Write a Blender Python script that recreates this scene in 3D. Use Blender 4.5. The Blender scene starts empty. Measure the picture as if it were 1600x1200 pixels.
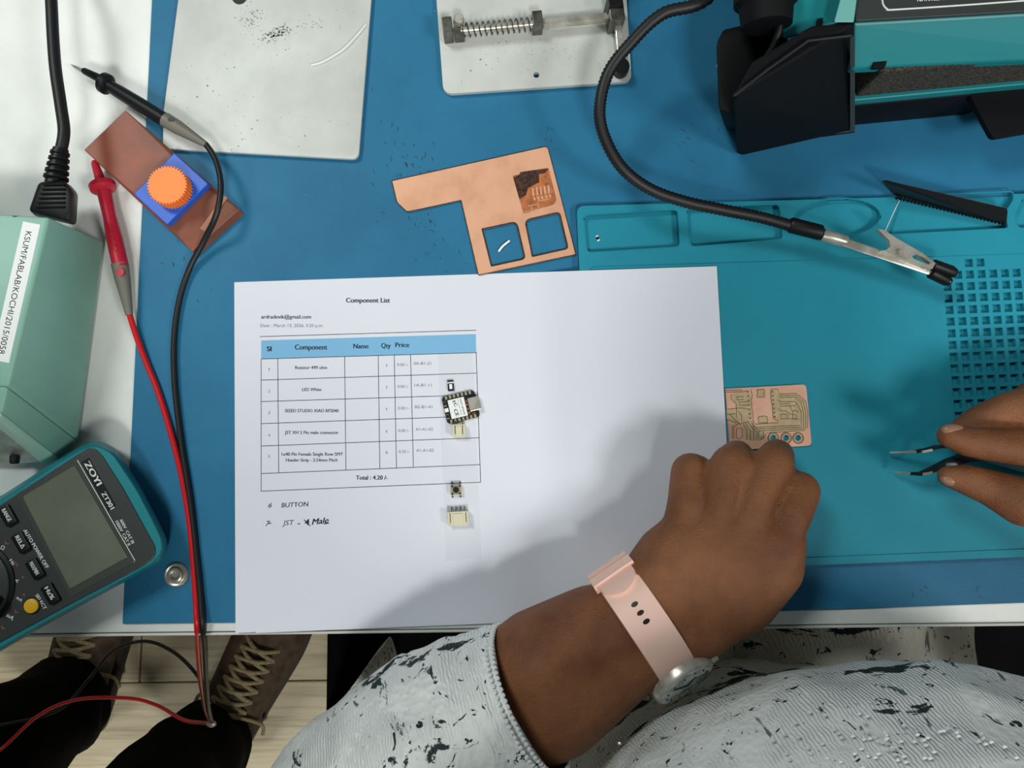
import bpy, bmesh, math, random
from mathutils import Vector, Matrix, noise
from mathutils.geometry import delaunay_2d_cdt
# ---------------------------------------------------------------- camera, world, lights, exposure
S = 0.001                      # everything below is written in millimetres
PI = math.pi
scene = bpy.context.scene
RM = Matrix(((0.99971327, -0.00597682, 0.02318726), (0.00398948, 0.99638773, 0.08482679), (-0.02361049, -0.08470997, 0.99612588)))
CAM = Vector((0, 0, 466.28))
cd = bpy.data.cameras.new('camera'); cam = bpy.data.objects.new('camera', cd)
scene.collection.objects.link(cam)
cam.matrix_world = Matrix.Translation(CAM * S) @ RM.transposed().to_4x4()
cd.sensor_width = 36; cd.lens = 27; cd.clip_start = 0.01; cd.clip_end = 50
scene.camera = cam
w = bpy.data.worlds.new('world'); scene.world = w; w.use_nodes = True
w.node_tree.nodes['Background'].inputs[0].default_value = (0.82, 0.93, 1.0, 1)
w.node_tree.nodes['Background'].inputs[1].default_value = 0.09
def area(name, loc, power, size, col, target=(0.05, 0.05, 0)):
    l = bpy.data.lights.new(name, 'AREA'); l.energy = power; l.size = size; l.shape = 'SQUARE'; l.color = col
    o = bpy.data.objects.new(name, l); scene.collection.objects.link(o)
    o.location = loc
    o.rotation_euler = (Vector(target) - Vector(loc)).to_track_quat('-Z', 'Y').to_euler()
area('ceiling_and_fill_light', (0.24, -1.5, 2.1), 35, 0.36, (1.0, 0.98, 0.94))
area('ceiling_and_fill_light', (1.6, -1.0, 2.0), 33, 0.55, (1.0, 0.98, 0.94))
area('ceiling_and_fill_light', (-0.95, 0.9, 1.8), 22, 0.5, (0.95, 1.0, 0.96), (-0.2, 0.1, 0))  # added fill lamp, brightens the upper-left desk and steel plate
area('ceiling_and_fill_light', (-1.3, -1.3, 2.1), 16, 0.5, (1.0, 0.97, 0.9), (-0.3, -0.4, -0.7))  # added lamp with no known fixture, brightens the lower-left floor
scene.view_settings.view_transform = 'Standard'
scene.view_settings.look = 'None'
scene.view_settings.gamma = 1
scene.view_settings.use_curve_mapping = False
scene.view_settings.exposure = -0.22
# ---------------------------------------------------------------- helpers
C = scene.collection.objects
ORG = {}
def P(px, py, z=0.0):
    d = RM.transposed() @ Vector(((px - 800) / 1200, -(py - 600) / 1200, -1))
    t = (z - CAM.z) / d.z
    return CAM + d * t
def P2(px, py, z=0.0):
    v = P(px, py, z); return (v.x, v.y)
def lin(c):
    r = []
    for v in c:
        v = v / 255.0
        r.append(v / 12.92 if v <= 0.04045 else ((v + 0.055) / 1.055) ** 2.4)
    return (r[0], r[1], r[2], 1)
MATS = {}
def mat(name, c, c2=None, nscale=40, lo=0.4, hi=0.62, rough=0.5, metal=0, bump=0, bscale=300, spec=0.5, dots=None, dscale=150, dthr=0.12, stretch=None, alpha=None, coat=0):
    m = bpy.data.materials.new(name); m.use_nodes = True; nt = m.node_tree; N = nt.nodes; L = nt.links
    b = N['Principled BSDF']; b.inputs['Roughness'].default_value = rough; b.inputs['Metallic'].default_value = metal
    b.inputs['Specular IOR Level'].default_value = spec
    b.inputs['Coat Weight'].default_value = coat
    tc = N.new('ShaderNodeTexCoord'); co = tc.outputs['Object']
    if stretch:
        mp = N.new('ShaderNodeMapping'); mp.inputs['Scale'].default_value = stretch; L.new(co, mp.inputs[0]); co = mp.outputs[0]
    col = lin(c)
    b.inputs['Base Color'].default_value = col
    out = None
    if c2:
        n = N.new('ShaderNodeTexNoise'); n.inputs['Scale'].default_value = nscale; n.inputs['Detail'].default_value = 6; n.inputs['Roughness'].default_value = 0.62
        L.new(co, n.inputs['Vector'])
        r = N.new('ShaderNodeMapRange'); r.inputs[1].default_value = lo; r.inputs[2].default_value = hi
        L.new(n.outputs[0], r.inputs[0])
        mx = N.new('ShaderNodeMix'); mx.data_type = 'RGBA'; mx.inputs[6].default_value = col; mx.inputs[7].default_value = lin(c2)
        L.new(r.outputs[0], mx.inputs[0]); out = mx.outputs[2]
    if dots:
        v = N.new('ShaderNodeTexVoronoi'); v.inputs['Scale'].default_value = dscale; L.new(tc.outputs['Object'], v.inputs['Vector'])
        n2 = N.new('ShaderNodeTexNoise'); n2.inputs['Scale'].default_value = dscale * 0.13; L.new(tc.outputs['Object'], n2.inputs['Vector'])
        ad = N.new('ShaderNodeMath'); ad.operation = 'MULTIPLY_ADD'; ad.inputs[1].default_value = -0.9; ad.inputs[2].default_value = 0.55 + dthr
        L.new(n2.outputs[0], ad.inputs[0])
        lt = N.new('ShaderNodeMath'); lt.operation = 'LESS_THAN'; L.new(v.outputs['Distance'], lt.inputs[0]); L.new(ad.outputs[0], lt.inputs[1])
        mx2 = N.new('ShaderNodeMix'); mx2.data_type = 'RGBA'; mx2.inputs[6].default_value = col; mx2.inputs[7].default_value = lin(dots)
        if out: L.new(out, mx2.inputs[6])
        L.new(lt.outputs[0], mx2.inputs[0]); out = mx2.outputs[2]
    if out: L.new(out, b.inputs['Base Color'])
    if bump:
        n3 = N.new('ShaderNodeTexNoise'); n3.inputs['Scale'].default_value = bscale; n3.inputs['Detail'].default_value = 4; L.new(co, n3.inputs['Vector'])
        bp = N.new('ShaderNodeBump'); bp.inputs['Strength'].default_value = bump; bp.inputs['Distance'].default_value = 0.001
        L.new(n3.outputs[0], bp.inputs['Height']); L.new(bp.outputs[0], b.inputs['Normal'])
    if alpha is not None: b.inputs['Alpha'].default_value = alpha
    MATS[name] = m
    return m
def tag(o, label=None, cat=None, group=None, kind=None):
    if label: o['label'] = label
    if cat: o['category'] = cat
    if group: o['group'] = group
    if kind: o['kind'] = kind
    return o
def thing(name, loc, label, cat, group=None):
    o = bpy.data.objects.new(name, None); C.link(o); o.empty_display_size = 0.02
    loc = Vector(loc); o.location = loc * S; ORG[o.name] = loc
    return tag(o, label, cat, group)
def link(name, me, m, parent=None, smooth=False):
    """me has coordinates in mm, world frame"""
    if parent is None:
        xs = [v.co for v in me.vertices]
        lo = Vector((min(v.x for v in xs), min(v.y for v in xs), min(v.z for v in xs))); hi = Vector((max(v.x for v in xs), max(v.y for v in xs), max(v.z for v in xs)))
        org = Vector(((lo.x + hi.x) / 2, (lo.y + hi.y) / 2, lo.z))
    else: org = ORG[parent.name]
    me.transform(Matrix.Scale(S, 4) @ Matrix.Translation(-org))
    me.name = name
    o = bpy.data.objects.new(name, me); C.link(o)
    ORG[o.name] = org
    if parent is None: o.location = org * S
    else: o.parent = parent
    me.materials.clear()
    me.materials.append(m)
    if smooth:
        for p in me.polygons: p.use_smooth = True
        if smooth != 2:
            try: me.set_sharp_from_angle(angle=math.radians(38))
            except Exception: pass
    return o
def bm_mesh(bm):
    me = bpy.data.meshes.new('m'); bmesh.ops.recalc_face_normals(bm, faces=bm.faces); bm.to_mesh(me); bm.free(); return me
def bevel(bm, w, seg=2, ang=25):
    es = [e for e in bm.edges if len(e.link_faces) == 2 and e.calc_face_angle(0) > math.radians(ang)]
    if w and es: bmesh.ops.bevel(bm, geom=es, offset=w, segments=seg, profile=0.5, affect='EDGES', clamp_overlap=True)
def prism_bm(pts, z0, z1, bw=0, bm=None, seg=2):
    b = bmesh.new()
    lo = [b.verts.new((p[0], p[1], z0)) for p in pts]; hi = [b.verts.new((p[0], p[1], z1)) for p in pts]
    n = len(pts); b.faces.new(lo[::-1]); b.faces.new(hi)
    for i in range(n): b.faces.new((lo[i], lo[(i + 1) % n], hi[(i + 1) % n], hi[i]))
    bmesh.ops.recalc_face_normals(b, faces=b.faces)
    bevel(b, bw, seg)
    if bm is None: return b
    merge(bm, b); return bm
def merge(bm, b):
    me = bpy.data.meshes.new('t'); b.to_mesh(me); b.free(); bm.from_mesh(me); bpy.data.meshes.remove(me)
def hull_bm(pts, bw=0, bm=None, seg=2):
    b = bmesh.new()
    for p in pts: b.verts.new(p)
    r = bmesh.ops.convex_hull(b, input=b.verts)
    bmesh.ops.delete(b, geom=[g for g in r['geom_interior'] if isinstance(g, bmesh.types.BMVert)], context='VERTS')
    bmesh.ops.dissolve_limit(b, angle_limit=0.02, verts=b.verts, edges=b.edges)
    bmesh.ops.recalc_face_normals(b, faces=b.faces)
    bevel(b, bw, seg)
    if bm is None: return b
    merge(bm, b); return bm
def boxb(c, size, rz=0, bw=0, bm=None, seg=2):
    hx, hy, hz = size[0] / 2, size[1] / 2, size[2] / 2; ca, sa = math.cos(rz), math.sin(rz)
    pts = [(c[0] + x * ca - y * sa, c[1] + x * sa + y * ca) for x, y in ((-hx, -hy), (hx, -hy), (hx, hy), (-hx, hy))]
    return prism_bm(pts, c[2] - hz, c[2] + hz, bw, bm, seg)
def roundpoly(pts, r, n=5):
    """round the corners of a polygon; r number or list"""
    out = []; N = len(pts)
    for i in range(N):
        a = Vector(pts[i - 1][:2]); b = Vector(pts[i][:2]); c = Vector(pts[(i + 1) % N][:2])
        rr = r[i] if isinstance(r, (list, tuple)) else r
        d1 = (a - b); d2 = (c - b); k = min(rr, d1.length * .45, d2.length * .45)
        if rr <= 0: out.append((b.x, b.y)); continue
        p = b + d1.normalized() * k; q = b + d2.normalized() * k
        for j in range(n + 1):
            t = j / n; v = p * (1 - t) ** 2 + b * 2 * t * (1 - t) + q * t * t; out.append((v.x, v.y))
    return out
def holes_mesh(outer, holes, z0, z1):
    """flat slab with holes: constrained triangulation of the outline, extruded"""
    vs = []; es = []; loops = []
    for loop in [outer] + holes:
        lp = [loop[0]]
        for p in loop[1:]:
            if (Vector(p[:2]) - Vector(lp[-1][:2])).length > .02: lp.append(p)
        if (Vector(lp[0][:2]) - Vector(lp[-1][:2])).length < .02: lp.pop()
        k = len(vs); n = len(lp); vs += [Vector(p[:2]) for p in lp]; es += [(k + i, k + (i + 1) % n) for i in range(n)]
    ov, oe, of, _, _, _ = delaunay_2d_cdt(vs, es, [], 0, 1e-4)
    def ins(x, y, lp):
        r = False; n = len(lp)
        for i in range(n):
            x0, y0 = lp[i][:2]; x1, y1 = lp[i - 1][:2]
            if (y0 > y) != (y1 > y) and x < (x1 - x0) * (y - y0) / (y1 - y0) + x0: r = not r
        return r
    def keep(f):
        x = sum(ov[i].x for i in f) / len(f); y = sum(ov[i].y for i in f) / len(f)
        return ins(x, y, outer) and not any(ins(x, y, h) for h in holes)
    of = [f for f in of if keep(f)]
    b = bmesh.new(); lo = [b.verts.new((v.x, v.y, z0)) for v in ov]; hi = [b.verts.new((v.x, v.y, z1)) for v in ov]
    cnt = {}
    for f in of:
        b.faces.new([hi[i] for i in f]); b.faces.new([lo[i] for i in reversed(f)])
        for i in range(len(f)):
            e = (f[i], f[(i + 1) % len(f)]); cnt[e] = 1
    for a_, c_ in cnt:
        if (c_, a_) not in cnt: b.faces.new((hi[c_], hi[a_], lo[a_], lo[c_]))
    bmesh.ops.delete(b, geom=[v for v in b.verts if not v.link_faces], context='VERTS')
    me = bpy.data.meshes.new('h'); b.to_mesh(me); b.free(); return me
def smooth_path(pts, n=8):
    """Catmull-Rom through (x,y,z[,r]) tuples"""
    P_ = [Vector(p[:3]) for p in pts]; R_ = [p[3] if len(p) > 3 else 1 for p in pts]
    out = []
    for i in range(len(P_) - 1):
        p0 = P_[max(i - 1, 0)]; p1 = P_[i]; p2 = P_[i + 1]; p3 = P_[min(i + 2, len(P_) - 1)]
        for j in range(n):
            t = j / n
            v = 0.5 * ((2 * p1) + (p2 - p0) * t + (2 * p0 - 5 * p1 + 4 * p2 - p3) * t * t + (3 * p1 - p0 - 3 * p2 + p3) * t ** 3)
            out.append((v, R_[i] * (1 - t) + R_[i + 1] * t))
    out.append((P_[-1], R_[-1])); return out
def tube_bm(path, ring=12, r=None, bm=None, caps=True, flat=None, fn=None):
    """path: list of (Vector, radius)"""
    b = bm or bmesh.new()
    path = [(Vector(p), (rr if r is None else r)) for p, rr in path]
    t = (path[1][0] - path[0][0]).normalized()
    u = t.cross(Vector((0, 0, 1)));
    if u.length < .05: u = t.cross(Vector((0, 1, 0)))
    u.normalize(); rings = []
    for i, (p, rr) in enumerate(path):
        a = path[max(i - 1, 0)][0]; c = path[min(i + 1, len(path) - 1)][0]
        t = (c - a).normalized(); u = (u - t * u.dot(t)).normalized(); v = t.cross(u)
        row = []
        for k in range(ring):
            ph = 2 * PI * k / ring; q = rr * (fn(i, k, ph) if fn else 1)
            row.append(b.verts.new(p + (u * math.cos(ph) + v * math.sin(ph) * (flat or 1)) * q))
        rings.append(row)
    for i in range(len(rings) - 1):
        for k in range(ring):
            b.faces.new((rings[i][k], rings[i][(k + 1) % ring], rings[i + 1][(k + 1) % ring], rings[i + 1][k]))
    if caps: b.faces.new(rings[0][::-1]); b.faces.new(rings[-1])
    return b
def tube(name, pts, r, m, parent=None, ring=12, n=8, flat=None):
    return link(name, bm_mesh(tube_bm(smooth_path(pts, n), ring, r, flat=flat)), m, parent, smooth=True)
def lathe_bm(A, B, prof, ring=20, bm=None):
    """profile (t along A->B, radius)"""
    A = Vector(A); B = Vector(B)
    return tube_bm([(A.lerp(B, t), max(r, .02)) for t, r in prof], ring, None, bm)
def ribbon_bm(pts, wd, z, bm=None):
    b = bm or bmesh.new(); V = [Vector((p[0], p[1])) for p in pts]; n = len(V); L_ = []; R_ = []
    for i in range(n):
        d = (V[min(i + 1, n - 1)] - V[max(i - 1, 0)])
        if d.length < 1e-6: d = Vector((1, 0))
        d.normalize(); nn = Vector((-d.y, d.x)) * wd / 2
        L_.append(b.verts.new((V[i].x + nn.x, V[i].y + nn.y, z))); R_.append(b.verts.new((V[i].x - nn.x, V[i].y - nn.y, z)))
    for i in range(n - 1): b.faces.new((R_[i], R_[i + 1], L_[i + 1], L_[i]))
    return b
def rib_mesh(b):
    me = bpy.data.meshes.new('m'); b.to_mesh(me); b.free(); return me
def disc(c, r, n=24, sy=1): return [(c[0] + r * math.cos(2 * PI * i / n), c[1] + r * sy * math.sin(2 * PI * i / n)) for i in range(n)]
TX = {}
def text_me(s, bold=0.0, shear=0.0):
    k = (s, bold, shear)
    if k not in TX:
        cu = bpy.data.curves.new('t', 'FONT'); cu.body = s; cu.size = 1; cu.offset = bold; cu.shear = shear; cu.resolution_u = 3
        o = bpy.data.objects.new('t', cu); C.link(o)
        dg = bpy.context.evaluated_depsgraph_get()
        me = bpy.data.meshes.new_from_object(o.evaluated_get(dg)); bpy.data.objects.remove(o); bpy.data.curves.remove(cu)
        TX[k] = me
    return TX[k].copy()
def text(s, p0, p1, hpx, z, bold=0.012, shear=0, fn=None):
    """text whose baseline runs from pixel p0 to p1 lying at height z; returns mesh"""
    me = text_me(s, 0.0, shear)
    if bold > .01:                      # bolder strokes: shifted copies, each a hair higher
        b = bmesh.new()
        for k, dx in enumerate((-1.1, -.37, .37, 1.1)):
            c = me.copy(); c.transform(Matrix.Translation((dx * bold, 0, k * .004))); b.from_mesh(c); bpy.data.meshes.remove(c)
        me = bpy.data.meshes.new('tb'); b.to_mesh(me); b.free()
    xs = [v.co.x for v in me.vertices]; x0, x1 = min(xs), max(xs)
    A = P(p0[0], p0[1], z); B = P(p1[0], p1[1], z); d = (B - A); ln = d.length; d.normalize(); up = Vector((-d.y, d.x, 0))
    hs = hpx / (1200 / (CAM.z - z)) / 0.70
    for v in me.vertices:
        q = A + d * ((v.co.x - x0) / (x1 - x0) * ln) + up * (v.co.y * hs) + Vector((0, 0, v.co.z))
        if fn: q = fn(q)
        v.co = q
    return me
def join(meshes):
    b = bmesh.new()
    for me in meshes: b.from_mesh(me)
    out = bpy.data.meshes.new('j'); b.to_mesh(out); b.free(); return out
def pl(pts, z): return [P2(x, y, z) for x, y in pts]
def sph(px, py, z, r): v = P(px, py, z); return (v.x, v.y, v.z, r)
ICO = None
def ico():
    global ICO
    if ICO is None:
        b = bmesh.new(); bmesh.ops.create_icosphere(b, subdivisions=3, radius=1); ICO = [v.co.copy() for v in b.verts]; b.free()
    return ICO
def blob(bm, sps):
    """convex hull of spheres added to bm"""
    b = bmesh.new()
    for x, y, z, r in sps:
        for v in ico(): b.verts.new((x + v.x * r, y + v.y * r, z + v.z * r))
    r_ = bmesh.ops.convex_hull(b, input=b.verts)
    dead = [v for v in b.verts if not v.link_faces]
    bmesh.ops.delete(b, geom=dead, context='VERTS')
    merge(bm, b)
def chain(bm, sps):
    for i in range(len(sps) - 1): blob(bm, sps[i:i + 2])
def ellipsoid(bm, c, rad, rot=None, sub=3):
    b = bmesh.new(); bmesh.ops.create_icosphere(b, subdivisions=sub, radius=1)
    M = Matrix.Translation(c) @ ((rot or Matrix.Identity(3)).to_4x4()) @ Matrix.Diagonal((rad[0], rad[1], rad[2], 1))
    b.transform(M)
    if bm is None: return b
    merge(bm, b); return bm
def remesh(bm, vox, sm=6, fac=0.5):
    me = bpy.data.meshes.new('r'); bm.to_mesh(me); bm.free()
    o = bpy.data.objects.new('r', me); C.link(o)
    md = o.modifiers.new('r', 'REMESH'); md.mode = 'VOXEL'; md.voxel_size = vox; md.adaptivity = 0
    s = o.modifiers.new('s', 'SMOOTH'); s.iterations = sm; s.factor = fac
    dg = bpy.context.evaluated_depsgraph_get()
    out = bpy.data.meshes.new_from_object(o.evaluated_get(dg)); bpy.data.objects.remove(o); bpy.data.meshes.remove(me)
    return out
random.seed(4)
# ---------------------------------------------------------------- materials
M_desk = mat('white_laminate', (232, 236, 232), (218, 222, 218), 12, rough=0.35)
M_edge = mat('edge_band_plastic', (205, 205, 202), rough=0.4)
M_blue = mat('blue_rubber', (44, 118, 156), (36, 102, 138), 9, lo=.35, hi=.7, rough=0.5, bump=.15, bscale=900, spec=.2)
M_teal = mat('teal_silicone', (38, 146, 168), (32, 134, 156), 8, lo=.35, hi=.7, rough=0.55, bump=.1, bscale=1500, spec=.22)
M_paper = mat('white_paper', (222, 226, 236), rough=0.75, spec=.2)
M_ink = mat('black_ink', (40, 42, 52), rough=.7, spec=.1)
M_inkl = mat('grey_ink', (105, 108, 120), rough=.7, spec=.1)
M_pen = mat('pen_ink', (28, 32, 52), rough=.6, spec=.1)
M_hdr = mat('light_blue_print', (128, 184, 222), rough=.75, spec=.1)
M_skin = mat('brown_skin', (142, 92, 60), (108, 66, 41), 28, lo=.35, hi=.68, rough=0.55, bump=.6, bscale=850, spec=.3)
M_nail = mat('nail', (158, 116, 94), rough=.35)
M_black = mat('black_plastic', (14, 15, 17), rough=.45, spec=.35)
M_black2 = mat('matt_black_plastic', (8, 9, 12), rough=.65, bump=.1, bscale=800, spec=.2)
M_rub = mat('black_rubber_cable', (16, 16, 18), rough=.5)
M_green = mat('sage_green_paint', (134, 182, 166), (118, 166, 150), 14, lo=.4, hi=.75, rough=.45, dots=(60, 80, 72), dscale=60, dthr=-.1)
M_greenl = mat('pale_green_paint', (168, 208, 192), rough=.45)
M_steel = mat('brushed_steel', (208, 212, 208), (186, 190, 184), 22, lo=.35, hi=.75, rough=.55, metal=.12, dots=(130, 132, 122), dscale=260, dthr=-.09)
M_steeld = mat('dark_steel', (120, 120, 112), (84, 82, 76), 120, rough=.38, metal=.8)
M_steelb = mat('bright_steel', (206, 204, 194), (168, 164, 150), 90, rough=.3, metal=.5)
M_solder = mat('bright_solder', (240, 242, 240), rough=.3, metal=.15)
M_scuff = mat('dark_scuff', (22, 66, 98), rough=.6)
M_stain = mat('grey_stain', (150, 152, 142), rough=.6)
M_cop = mat('copper_clad', (226, 172, 138), (206, 152, 120), 45, lo=.45, hi=.72, rough=.5, metal=.15)
M_copedge = mat('dark_edge_and_shade', (84, 54, 34), (50, 32, 22), 200, rough=.7)  # dark board sides, also the painted shade around the cut edges
M_copdark = mat('etched_copper', (190, 112, 62), (138, 78, 44), 160, rough=.6)
M_char = mat('charred_copper', (34, 24, 20), (96, 52, 30), 420, lo=.4, hi=.7, rough=.8)
M_substr = mat('board_substrate', (198, 176, 138), (180, 160, 124), 200, rough=.6)
M_groove = mat('milled_groove', (104, 84, 60), rough=.7)
M_pcbc = mat('bare_copper', (232, 184, 158), (222, 168, 142), 60, rough=.45, metal=.15)
M_brick = mat('red_brown_board', (148, 78, 58), (116, 70, 50), 34, lo=.38, hi=.66, rough=.5, dots=(170, 120, 100), dscale=240, dthr=-.1)
M_blueplas = mat('royal_blue_plastic', (28, 92, 204), rough=.45)
M_orange = mat('orange_plastic', (255, 138, 54), rough=.5)
M_red = mat('red_plastic', (182, 28, 52), rough=.4)
M_redc = mat('red_cable', (196, 26, 34), rough=.35)
M_grey = mat('grey_plastic', (112, 110, 100), rough=.5)
M_darkgrey = mat('dark_grey_plastic', (52, 57, 56), rough=.42, bump=.1, bscale=1200)
M_label = mat('white_label', (236, 240, 240), rough=.6)
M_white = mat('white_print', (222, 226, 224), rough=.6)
M_pinkp = mat('red_print', (190, 100, 92), rough=.6)
M_tealp = mat('teal_rubber', (16, 128, 138), rough=.42)
M_tealb = mat('teal_plastic', (22, 124, 130), rough=.4)
M_lcd = mat('lcd_glass', (112, 118, 102), (100, 106, 92), 20, rough=.12, spec=.5, coat=.3)
M_lcdb = mat('lcd_bezel', (70, 74, 70), rough=.25)
M_yel = mat('yellow_button', (232, 180, 36), rough=.4)
M_foam = mat('charcoal_foam', (70, 66, 58), (30, 28, 26), 700, lo=.42, hi=.6, rough=.95, bump=1, bscale=700)
M_strap = mat('pale_pink_silicone', (250, 208, 192), rough=.5)
M_dial = mat('watch_dial', (206, 214, 208), (120, 130, 128), 160, rough=.1, spec=.8, coat=1)
M_fr4 = mat('black_circuit_board', (20, 26, 22), rough=.4)
M_gold = mat('tinned_pad', (190, 180, 150), rough=.35, metal=.5)
M_cream = mat('cream_plastic', (216, 212, 184), rough=.5)
M_tape = mat('clear_tape', (225, 228, 232), rough=.25, alpha=.07)
M_shoe = mat('brown_suede', (92, 74, 56), (66, 52, 40), 60, rough=.8, bump=.4, bscale=500)
M_lace = mat('khaki_lace', (170, 156, 118), (140, 126, 92), 300, rough=.8, bump=.5, bscale=900)
M_sole = mat('dark_sole', (58, 48, 40), rough=.7)
M_trou = mat('black_trouser_cloth', (7, 7, 9), (12, 12, 14), 30, spec=.08, rough=.95, bump=.4, bscale=60)
M_hair = mat('black_hair', (16, 13, 12), rough=.45, bump=.6, bscale=600, stretch=(1, 1, .1))
M_floor = mat('pale_oak_laminate', (226, 214, 180), (172, 154, 116), 26, lo=.45, hi=.8, rough=.45, stretch=(.25, 5, 1), bump=.2, bscale=30)
def cloth(name, base, dark, rib):
    m = bpy.data.materials.new(name); m.use_nodes = True; nt = m.node_tree; N = nt.nodes; L = nt.links
    b = N['Principled BSDF']; b.inputs['Roughness'].default_value = .8; b.inputs['Specular IOR Level'].default_value = .25
    tc = N.new('ShaderNodeTexCoord')
    def ns(scale, det=5, st=None):
        n = N.new('ShaderNodeTexNoise'); n.inputs['Scale'].default_value = scale; n.inputs['Detail'].default_value = det; n.inputs['Roughness'].default_value = .65; n.inputs['Distortion'].default_value = .8
        if st:
            mp = N.new('ShaderNodeMapping'); mp.inputs['Scale'].default_value = st; mp.inputs['Rotation'].default_value = (0, 0, .6); L.new(tc.outputs['Object'], mp.inputs[0]); L.new(mp.outputs[0], n.inputs['Vector'])
        else: L.new(tc.outputs['Object'], n.inputs['Vector'])
        return n
    def rng(src, lo, hi):
        r = N.new('ShaderNodeMapRange'); r.inputs[1].default_value = lo; r.inputs[2].default_value = hi; L.new(src, r.inputs[0]); return r.outputs[0]
    def mix(f, a, c):
        x = N.new('ShaderNodeMix'); x.data_type = 'RGBA'; L.new(f, x.inputs[0])
        if isinstance(a, tuple): x.inputs[6].default_value = a
        else: L.new(a, x.inputs[6])
        x.inputs[7].default_value = c; return x.outputs[2]
    patch = rng(ns(17, 7, (1, 2.2, 1)).outputs[0], .585, .6)
    patch2 = rng(ns(26, 7, (2, 1, 1)).outputs[0], .64, .655)
    speck = rng(ns(120, 3).outputs[0], .64, .66)
    tint = rng(ns(12, 3).outputs[0], .4, .7)
    c0 = mix(tint, lin(base), lin(tuple(int(v * .93) for v in base)))
    c1 = mix(patch2, c0, lin((104, 122, 124))); c2 = mix(patch, c1, lin(dark)); c3 = mix(speck, c2, lin((44, 54, 54)))
    L.new(c3, b.inputs['Base Color'])
    wv = N.new('ShaderNodeTexWave'); wv.inputs['Scale'].default_value = rib; wv.inputs['Distortion'].default_value = 5; wv.inputs['Detail'].default_value = 2; wv.inputs['Detail Scale'].default_value = 1.2
    mp = N.new('ShaderNodeMapping'); mp.inputs['Rotation'].default_value = (0, 0, -.3); L.new(tc.outputs['Object'], mp.inputs[0]); L.new(mp.outputs[0], wv.inputs['Vector'])
    v = N.new('ShaderNodeTexVoronoi'); v.inputs['Scale'].default_value = 260; L.new(tc.outputs['Object'], v.inputs['Vector'])
    mk = rng(ns(16, 3).outputs[0], .48, .56)
    mx = N.new('ShaderNodeMix'); L.new(mk, mx.inputs[0]); L.new(wv.outputs[1], mx.inputs[2]); L.new(v.outputs['Distance'], mx.inputs[3])
    bp = N.new('ShaderNodeBump'); bp.inputs['Strength'].default_value = .55; bp.inputs['Distance'].default_value = .0012; L.new(mx.outputs[0], bp.inputs['Height']); L.new(bp.outputs[0], b.inputs['Normal'])
    return m
M_tunic = cloth('white_printed_crepe', (238, 242, 240), (46, 60, 60), 170)
M_skirt = cloth('cream_printed_crepe', (222, 220, 208), (44, 46, 46), 110)
M_bead = mat('clear_beads', (232, 236, 236), rough=.15, spec=.8)
# ---------------------------------------------------------------- setting
DE = -107.9                                   # desk front edge (y)
fl = tag(link('floor', bm_mesh(boxb((0, 0, -762), (3200, 2800, 8))), mat('floor_underlay', (120, 110, 90), rough=.9)), kind='structure')
seam_y = P(300, 1066, -750).y
k = 0; plank = None
for r in range(-6, 8):
    off = (r * 430) % 1200
    for c in range(-2, 2):
        x0 = -110 + c * 1200 + off - 430; y0 = seam_y + r * 165
        x1 = min(max(x0, -1550), 1550); x2 = min(max(x0 + 1197, -1550), 1550)
        if x2 - x1 < 60 or y0 < -1380 or y0 + 165 > 1380: continue
        link('plank', bm_mesh(prism_bm([(x1, y0 + 1), (x2, y0 + 1), (x2, y0 + 164), (x1, y0 + 164)], -758, -750, 1.2, seg=1)), M_floor, fl)
desk = thing('desk', (0, 200, -750), 'white laminate workbench top that carries all the tools and papers', 'desk')
link('tabletop', bm_mesh(boxb((0, DE + 405 + 1, -14.5), (1800, 810 - 1, 25), 0, 1.5)), M_desk, desk, smooth=True)
link('edge_band', bm_mesh(boxb((0, DE + .2, -14.7), (1800, 1.6, 24.6), 0, .6)), M_edge, desk)
for x in (-860, 860):
    for y in (DE + 40, DE + 770): link('leg', bm_mesh(boxb((x, y, -388.5), (40, 40, 723), 0, 2)), M_edge, desk)
# blue mat
a = Vector(P2(237, 0)); b = Vector(P2(191, 975)); top = a + (a - b) * .75
c0 = Vector(P2(191, 975)); c1 = Vector(P2(400, 973)); c2 = Vector(P2(1200, 956)); c3 = Vector(P2(1600, 942)); c4 = c3 + (c3 - c2) * .8
bluemat = thing('blue_work_mat', (0, 100, -2), 'large blue rubber work mat covering most of the white desk', 'mat')
link('sheet', bm_mesh(prism_bm([tuple(c0), tuple(c1), tuple(c2), tuple(c3), tuple(c4), (c4.x + 5, 560), (top.x, 560)], -2, 0, .3, seg=1)), M_blue, bluemat)
st = P(276, 898, 0)
bm = bmesh.new()
def ringprof(bm, c, prof, n=32):
    return lathe_like(bm, c, prof, n)
def lathe_like(bm, c, prof, n=32):
    rows = [[bm.verts.new((c[0] + r * math.cos(2 * PI * k / n), c[1] + r * math.sin(2 * PI * k / n), c[2] + z)) for k in range(n)] for r, z in prof]
    for i in range(len(rows) - 1):
        for k in range(n): bm.faces.new((rows[i][k], rows[i][(k + 1) % n], rows[i + 1][(k + 1) % n], rows[i + 1][k]))
    return bm
lathe_like(bm, st, [(7.2, 0), (7.0, 1.0), (6.2, 1.6), (5.2, 1.3), (4.6, 1.6), (4.2, 3.0), (3.4, 3.3), (2.8, 2.9), (2.5, 1.0), (.1, 1.0)])
link('snap_stud', bm_mesh(bm), M_steelb, bluemat, smooth=True)
random.seed(12); b = bmesh.new()
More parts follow.
